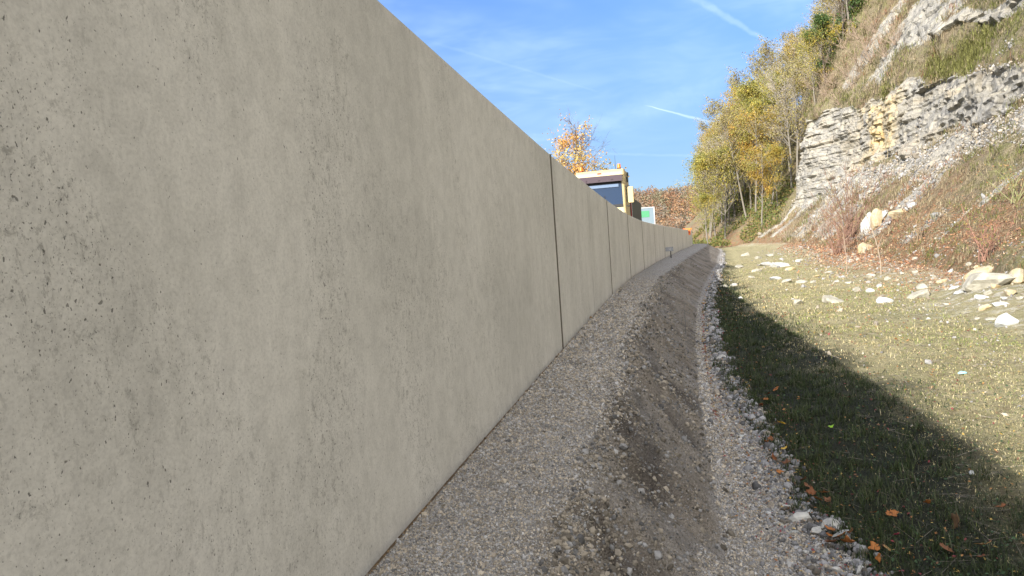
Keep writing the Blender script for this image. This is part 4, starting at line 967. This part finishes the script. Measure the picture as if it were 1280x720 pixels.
for sx_ in (-1, 1):
    bcn = Box().cyl((sx_*.93, .55, HT+.02), .10, .05).make('beacon', MT['black'], truck)
    Box().cyl((sx_*.93, .55, HT+.07), .095, .20, r2=.08).make('lens', MT['orange'], bcn, .02)
    hl_ = Box().box(sx_*.95-.2, sx_*.95+.2, -.05, .05, 1.0, 1.22, .02).make('headlight', MT['lens'], truck)
    arm = Box().box(min(sx_*HW, sx_*(HW+.22)), max(sx_*HW, sx_*(HW+.22)), .02, .07, 2.98, 3.02, .005); arm.box(min(sx_*HW, sx_*(HW+.22)), max(sx_*HW, sx_*(HW+.22)), .02, .07, 2.02, 2.07, .005)
    ma = arm.make('mirror_arm', MT['black'], truck)
    mh = Box().box(min(sx_*(HW+.13), sx_*(HW+.40)), max(sx_*(HW+.13), sx_*(HW+.40)), -.10, .10, 2.18, 2.95, .03).make('mirror', MT['paint'], truck, .03)
    Box().quad((sx_*(HW+.15), .103, 2.24), (sx_*(HW+.37), .103, 2.24), (sx_*(HW+.37), .103, 2.88), (sx_*(HW+.15), .103, 2.88)).make('mirror_glass', MT['chrome'], mh)
    dr = Box().box(min(sx_*HW, sx_*(HW+.012)), max(sx_*HW, sx_*(HW+.012)), .32, 1.32, 1.1, 3.15, .004).make('door', MT['paint'], truck)
    Box().box(min(sx_*(HW+.01), sx_*(HW+.02)), max(sx_*(HW+.01), sx_*(HW+.02)), .42, 1.24, 2.25, 3.05, .003).make('window', MT['glass'], dr)
    Box().box(min(sx_*(HW+.01), sx_*(HW+.05)), max(sx_*(HW+.01), sx_*(HW+.05)), 1.10, 1.26, 2.05, 2.09, .004).make('handle', MT['black'], dr)
    Box().box(min(sx_*HW, sx_*(HW+.09)), max(sx_*HW, sx_*(HW+.09)), .9, 1.0, HT-.62, HT-.35, .02).box(min(sx_*HW, sx_*(HW+.07)), max(sx_*HW, sx_*(HW+.07)), 1.3, 1.45, HT-.30, HT-.1, .02).make('horn', MT['dark'], truck)
    for wy in (1.2, 5.2, 6.5):
        wh = Box().cyl((sx_*1.22-(.3 if sx_ > 0 else 0), wy, .52), .52, .3, axis=0, n=28).make('wheel', MT['black'], truck, .03)
        Box().cyl((sx_*1.235-(.02 if sx_ > 0 else 0), wy, .52), .28, .02, axis=0, n=20).make('rim', MT['white'], wh)
Box().box(-HW+.05, HW-.05, -.03, .10, 1.25, 1.75, .02).box(-HW+.2, HW-.2, -.05, .03, 1.32, 1.38, .01).box(-HW+.2, HW-.2, -.05, .03, 1.5, 1.56, .01).make('grille', MT['dark'], truck)
Box().box(-HW, HW, -.14, .35, .42, .92, .05).make('bumper', MT['paint'], truck, .03)
wp = Box(); 
for xx in (-.6, .2): wp.prism([(-.02+.03, 2.05), (.0+.03, 2.05), (.055, 2.62), (.035, 2.62)], xx, xx+.02, .002)
wp.make('wiper', MT['black'], truck)
Box().box(-.45, .45, .4, 8.2, .62, .9, .02).make('chassis', MT['dark'], truck)
Box().prism([(2.5, 1.05), (8.4, 1.05), (8.4, 2.5), (2.7, 2.62), (2.45, 2.95), (2.3, 2.95), (2.5, 2.5)], -1.24, 1.24, .04).make('tipper_body', MT['dark'], truck)
Box().box(HW+.0, HW+.05, 2.35, 2.5, .95, 2.6, .01).box(-HW-.05, -HW, 2.35, 2.5, .95, 2.6, .01).make('marker_strip', MT['red'], truck)
Box().box(HW+.052, HW+.07, 2.30, 2.36, .95, 2.75, .004).make('body_edge', MT['white'], truck)
Box().cyl((.72, .9, HT+.02), .012, .75, n=6, r2=.004).make('antenna', MT['black'], truck)

# ------------------------------------------------------------------ sign panel, wall marker, small plate on post
y_ = 52.0; x_ = at_px(808.5, y_); sg = empty('road_sign', (x_, y_, ROADZ), -.1); tag(sg, 'white framed panel with a green field standing behind the dark truck body', 'sign')
Box().box(-.55, .55, -.02, .02, 1.35, 2.6, .005).make('panel', simple('pale_sign_face', (.15, .20, .235), .4, .05), sg)
Box().box(-.38, .22, -.035, -.021, 1.95, 2.4, .003).make('green_field', simple('sign_green', (.06, .24, .12), .5, .1), sg)
Box().box(-.60, .60, -.04, .04, 2.6, 2.66, .006).box(-.60, -.54, -.04, .04, 1.3, 2.6, .006).box(.54, .60, -.04, .04, 1.3, 2.6, .006).make('frame', MT['white'], sg)
for sx_ in (-1, 1): Box().cyl((sx_*.5, .05, -.02), .035, 1.4, n=10).make('post', simple('galvanised_steel', (.35, .36, .37), .5, .1, metal=.6), sg)
y_ = 76.5; nx, ny = off(y_, -.12); zt_ = float(ztop(y_)); mk_ = empty('wall_clamp', (float(nx), float(ny), zt_), -.3); tag(mk_, 'orange T-shaped clamp hooked over the top edge of the far wall', 'clamp')
Box().box(-.42, .52, -.08, .08, .02, .14, .02).make('crossbar', MT['orange'], mk_, .01)
Box().box(.16, .36, -.10, .10, -.56, .02, .02).make('drop_leg', MT['orange'], mk_, .01)
Box().box(.22, .30, -.125, -.09, -.36, -.1, .01).make('handle', simple('dark_red_grip', (.22, .02, .02), .6, .1), mk_)
y_ = 41.5; nx, ny = off(y_, .42); pz = float(ground_z(y_, .42)); pm = empty('plate_post', (float(nx), float(ny), pz), 0); tag(pm, 'small grey marker plate on a short black post beside the wall foot', 'marker')
Box().box(-.30, .16, -.012, .012, .38, .62, .004).make('plate', simple('grey_plate', (.24, .25, .27), .5, .1), pm)
Box().box(-.02, .0, -.016, -.0125, .44, .56, .001).box(-.10, -.08, -.016, -.0125, .44, .56, .001).box(-.085, -.015, -.016, -.0125, .49, .51, .001).make('plate_mark', MT['white'], pm)
Box().box(-.025, .025, -.02, .02, -.2, .38, .004).make('post', MT['black'], pm)
SKYTINT = (.58, .76, 1.09, 1)
EXPO = 1.2

# ------------------------------------------------------------------ light and sky
EL = R(24.2); AZ = math.atan2(-.689, -.725)          # to-sun azimuth measured from +Y towards +X
sd = bpy.data.lights.new('sun', 'SUN'); so = bpy.data.objects.new('sun', sd); col.objects.link(so)
sd.energy = 4.7; sd.angle = R(.5); sd.color = (1, .93, .83)
tosun = Vector((math.sin(AZ)*math.cos(EL), math.cos(AZ)*math.cos(EL), math.sin(EL)))
so.rotation_euler = tosun.to_track_quat('Z', 'Y').to_euler(); so.location = (-20, -20, 40)
w = bpy.data.worlds.new('World'); scene.world = w; w.use_nodes = True; nt = w.node_tree; nt.nodes.clear()
def wn(t, **k):
    n = nt.nodes.new('ShaderNode'+t)
    for a, v in k.items(): setattr(n, a, v)
    return n
def wl(a, b): nt.links.new(a, b)
def wmath(op, a, b=0, clamp=False):
    n = wn('Math', operation=op, use_clamp=clamp)
    for sck, v in ((n.inputs[0], a), (n.inputs[1], b)):
        if isinstance(v, (int, float)): sck.default_value = v
        else: wl(v, sck)
    return n.outputs[0]
w.cycles.sampling_method = 'MANUAL'; w.cycles.sample_map_resolution = 256
sky = wn('TexSky', sky_type='NISHITA'); sky.sun_disc = False; sky.sun_elevation = EL; sky.sun_rotation = AZ % (2*math.pi)
sky.altitude = 600; sky.air_density = 1.0; sky.dust_density = .2; sky.ozone_density = 1.4
bg = wn('Background'); bg.inputs[1].default_value = .11; wo = wn('OutputWorld'); wl(bg.outputs[0], wo.inputs[0])
tc = wn('TexCoord'); D = tc.outputs['Generated']
def wnoise(scale, sc=(1, 1, 1), rot=(0, 0, 0), detail=5, rough=.6, dist=0):
    m = wn('Mapping'); m.inputs['Scale'].default_value = sc; m.inputs['Rotation'].default_value = rot; wl(D, m.inputs[0])
    n = wn('TexNoise'); n.inputs['Scale'].default_value = scale; n.inputs['Detail'].default_value = detail; n.inputs['Roughness'].default_value = rough
    n.inputs['Distortion'].default_value = dist; wl(m.outputs[0], n.inputs['Vector']); return n.outputs[0]
def wsm(x, a, b, lo=0., hi=1.):
    n = wn('MapRange', interpolation_type='SMOOTHSTEP')
    n.inputs[1].default_value = a; n.inputs[2].default_value = b; n.inputs[3].default_value = lo; n.inputs[4].default_value = hi
    wl(x, n.inputs[0]); return n.outputs[0]
def dot(vec):
    n = wn('VectorMath', operation='DOT_PRODUCT'); wl(D, n.inputs[0]); n.inputs[1].default_value = vec; return n.outputs['Value']
NA = wnoise(60, detail=2); NB = wnoise(35, detail=3)
def trail(p1, p2, w1, w2, amt, fade=.03):
    a = ray(*p1).normalized(); b = ray(*p2).normalized(); nrm = a.cross(b).normalized(); tng = (b-a).normalized()
    t = dot(tng); t0, t1 = a.dot(tng), b.dot(tng)
    d = wmath('ABSOLUTE', wmath('ADD', dot(nrm), wmath('MULTIPLY', wmath('SUBTRACT', NA, .5), max(w1, w2)*.9)))
    wid = wsm(t, t0, t1, w1, w2)
    r = wmath('DIVIDE', d, wid); m = wsm(r, .15, 1., 1., 0.)
    m = wmath('MULTIPLY', m, wmath('MULTIPLY', wsm(t, t0-fade, t0+fade), wsm(t, t1-.012, t1+.012, 1., 0.)))
    return wmath('MULTIPLY', m, wmath('MULTIPLY', wsm(NB, .3, .6, .5, 1.), amt))
cir = wmath('MULTIPLY', wsm(wnoise(1.6, (1, 1, 2.6), (0, .5, .3), 4, .62, .6), .42, .74), wsm(wnoise(7, (1, 1, 4), (0, .5, .3), 3, .7, .4), .3, .72, .35, 1.))
veil = wmath('MULTIPLY', cir, .42)
hz = wmath('MULTIPLY', wsm(dot((0, 0, 1)), .0, .32, 1., 0.), .14)
tot = veil
for tr in (trail((850, -14), (985, 68), .0065, .004, .24, .06), trail((812, 133), (900, 156), .0012, .0032, .5, .01),
           trail((548, 55), (745, 114), .0028, .0022, .07, .03), trail((700, 191), (870, 195), .0028, .0025, .12, .06),
           trail((520, 215), (905, 108), .004, .02, .10, .08)):
    tot = wmath('ADD', tot, tr)
dz = dot((0, 0, 1)); dim = wsm(dz, .0, .42, .36, .92)
back = wmath('MULTIPLY', wsm(dot((.1, -1, .25)), -.05, .5), wmath('MULTIPLY', wsm(wnoise(3, (1, 1, 2), detail=4), .30, .62, .35, 1.), wsm(dz, -.02, .1)))  # bright cloud bank added behind the camera, out of view, to lift the shade
tot = wmath('MINIMUM', wmath('ADD', tot, hz), .9)
tint = wn('Mix', data_type='RGBA', blend_type='MULTIPLY'); tint.inputs[0].default_value = 1; wl(sky.outputs[0], tint.inputs[6]); tint.inputs[7].default_value = SKYTINT
mx = wn('Mix', data_type='RGBA'); wl(tot, mx.inputs[0]); wl(tint.outputs[2], mx.inputs[6]); mx.inputs[7].default_value = (3.4, 4.5, 5.9, 1)
dm = wn('Mix', data_type='RGBA', blend_type='MULTIPLY'); dm.inputs[0].default_value = 1; wl(tint.outputs[2], dm.inputs[6])
cb = wn('CombineColor'); [wl(dim, cb.inputs[i_]) for i_ in range(3)]; wl(cb.outputs[0], dm.inputs[7]); wl(dm.outputs[2], mx.inputs[6])
mb = wn('Mix', data_type='RGBA'); wl(back, mb.inputs[0]); wl(mx.outputs[2], mb.inputs[6]); mb.inputs[7].default_value = (18, 17.6, 17.2, 1)
wl(mb.outputs[2], bg.inputs[0])
scene.view_settings.view_transform = 'Standard'; scene.view_settings.look = 'None'; scene.view_settings.gamma = 1; scene.view_settings.use_curve_mapping = False
scene.view_settings.exposure = EXPO
scene.cycles.max_bounces = 4; scene.cycles.diffuse_bounces = 3; scene.cycles.transparent_max_bounces = 8
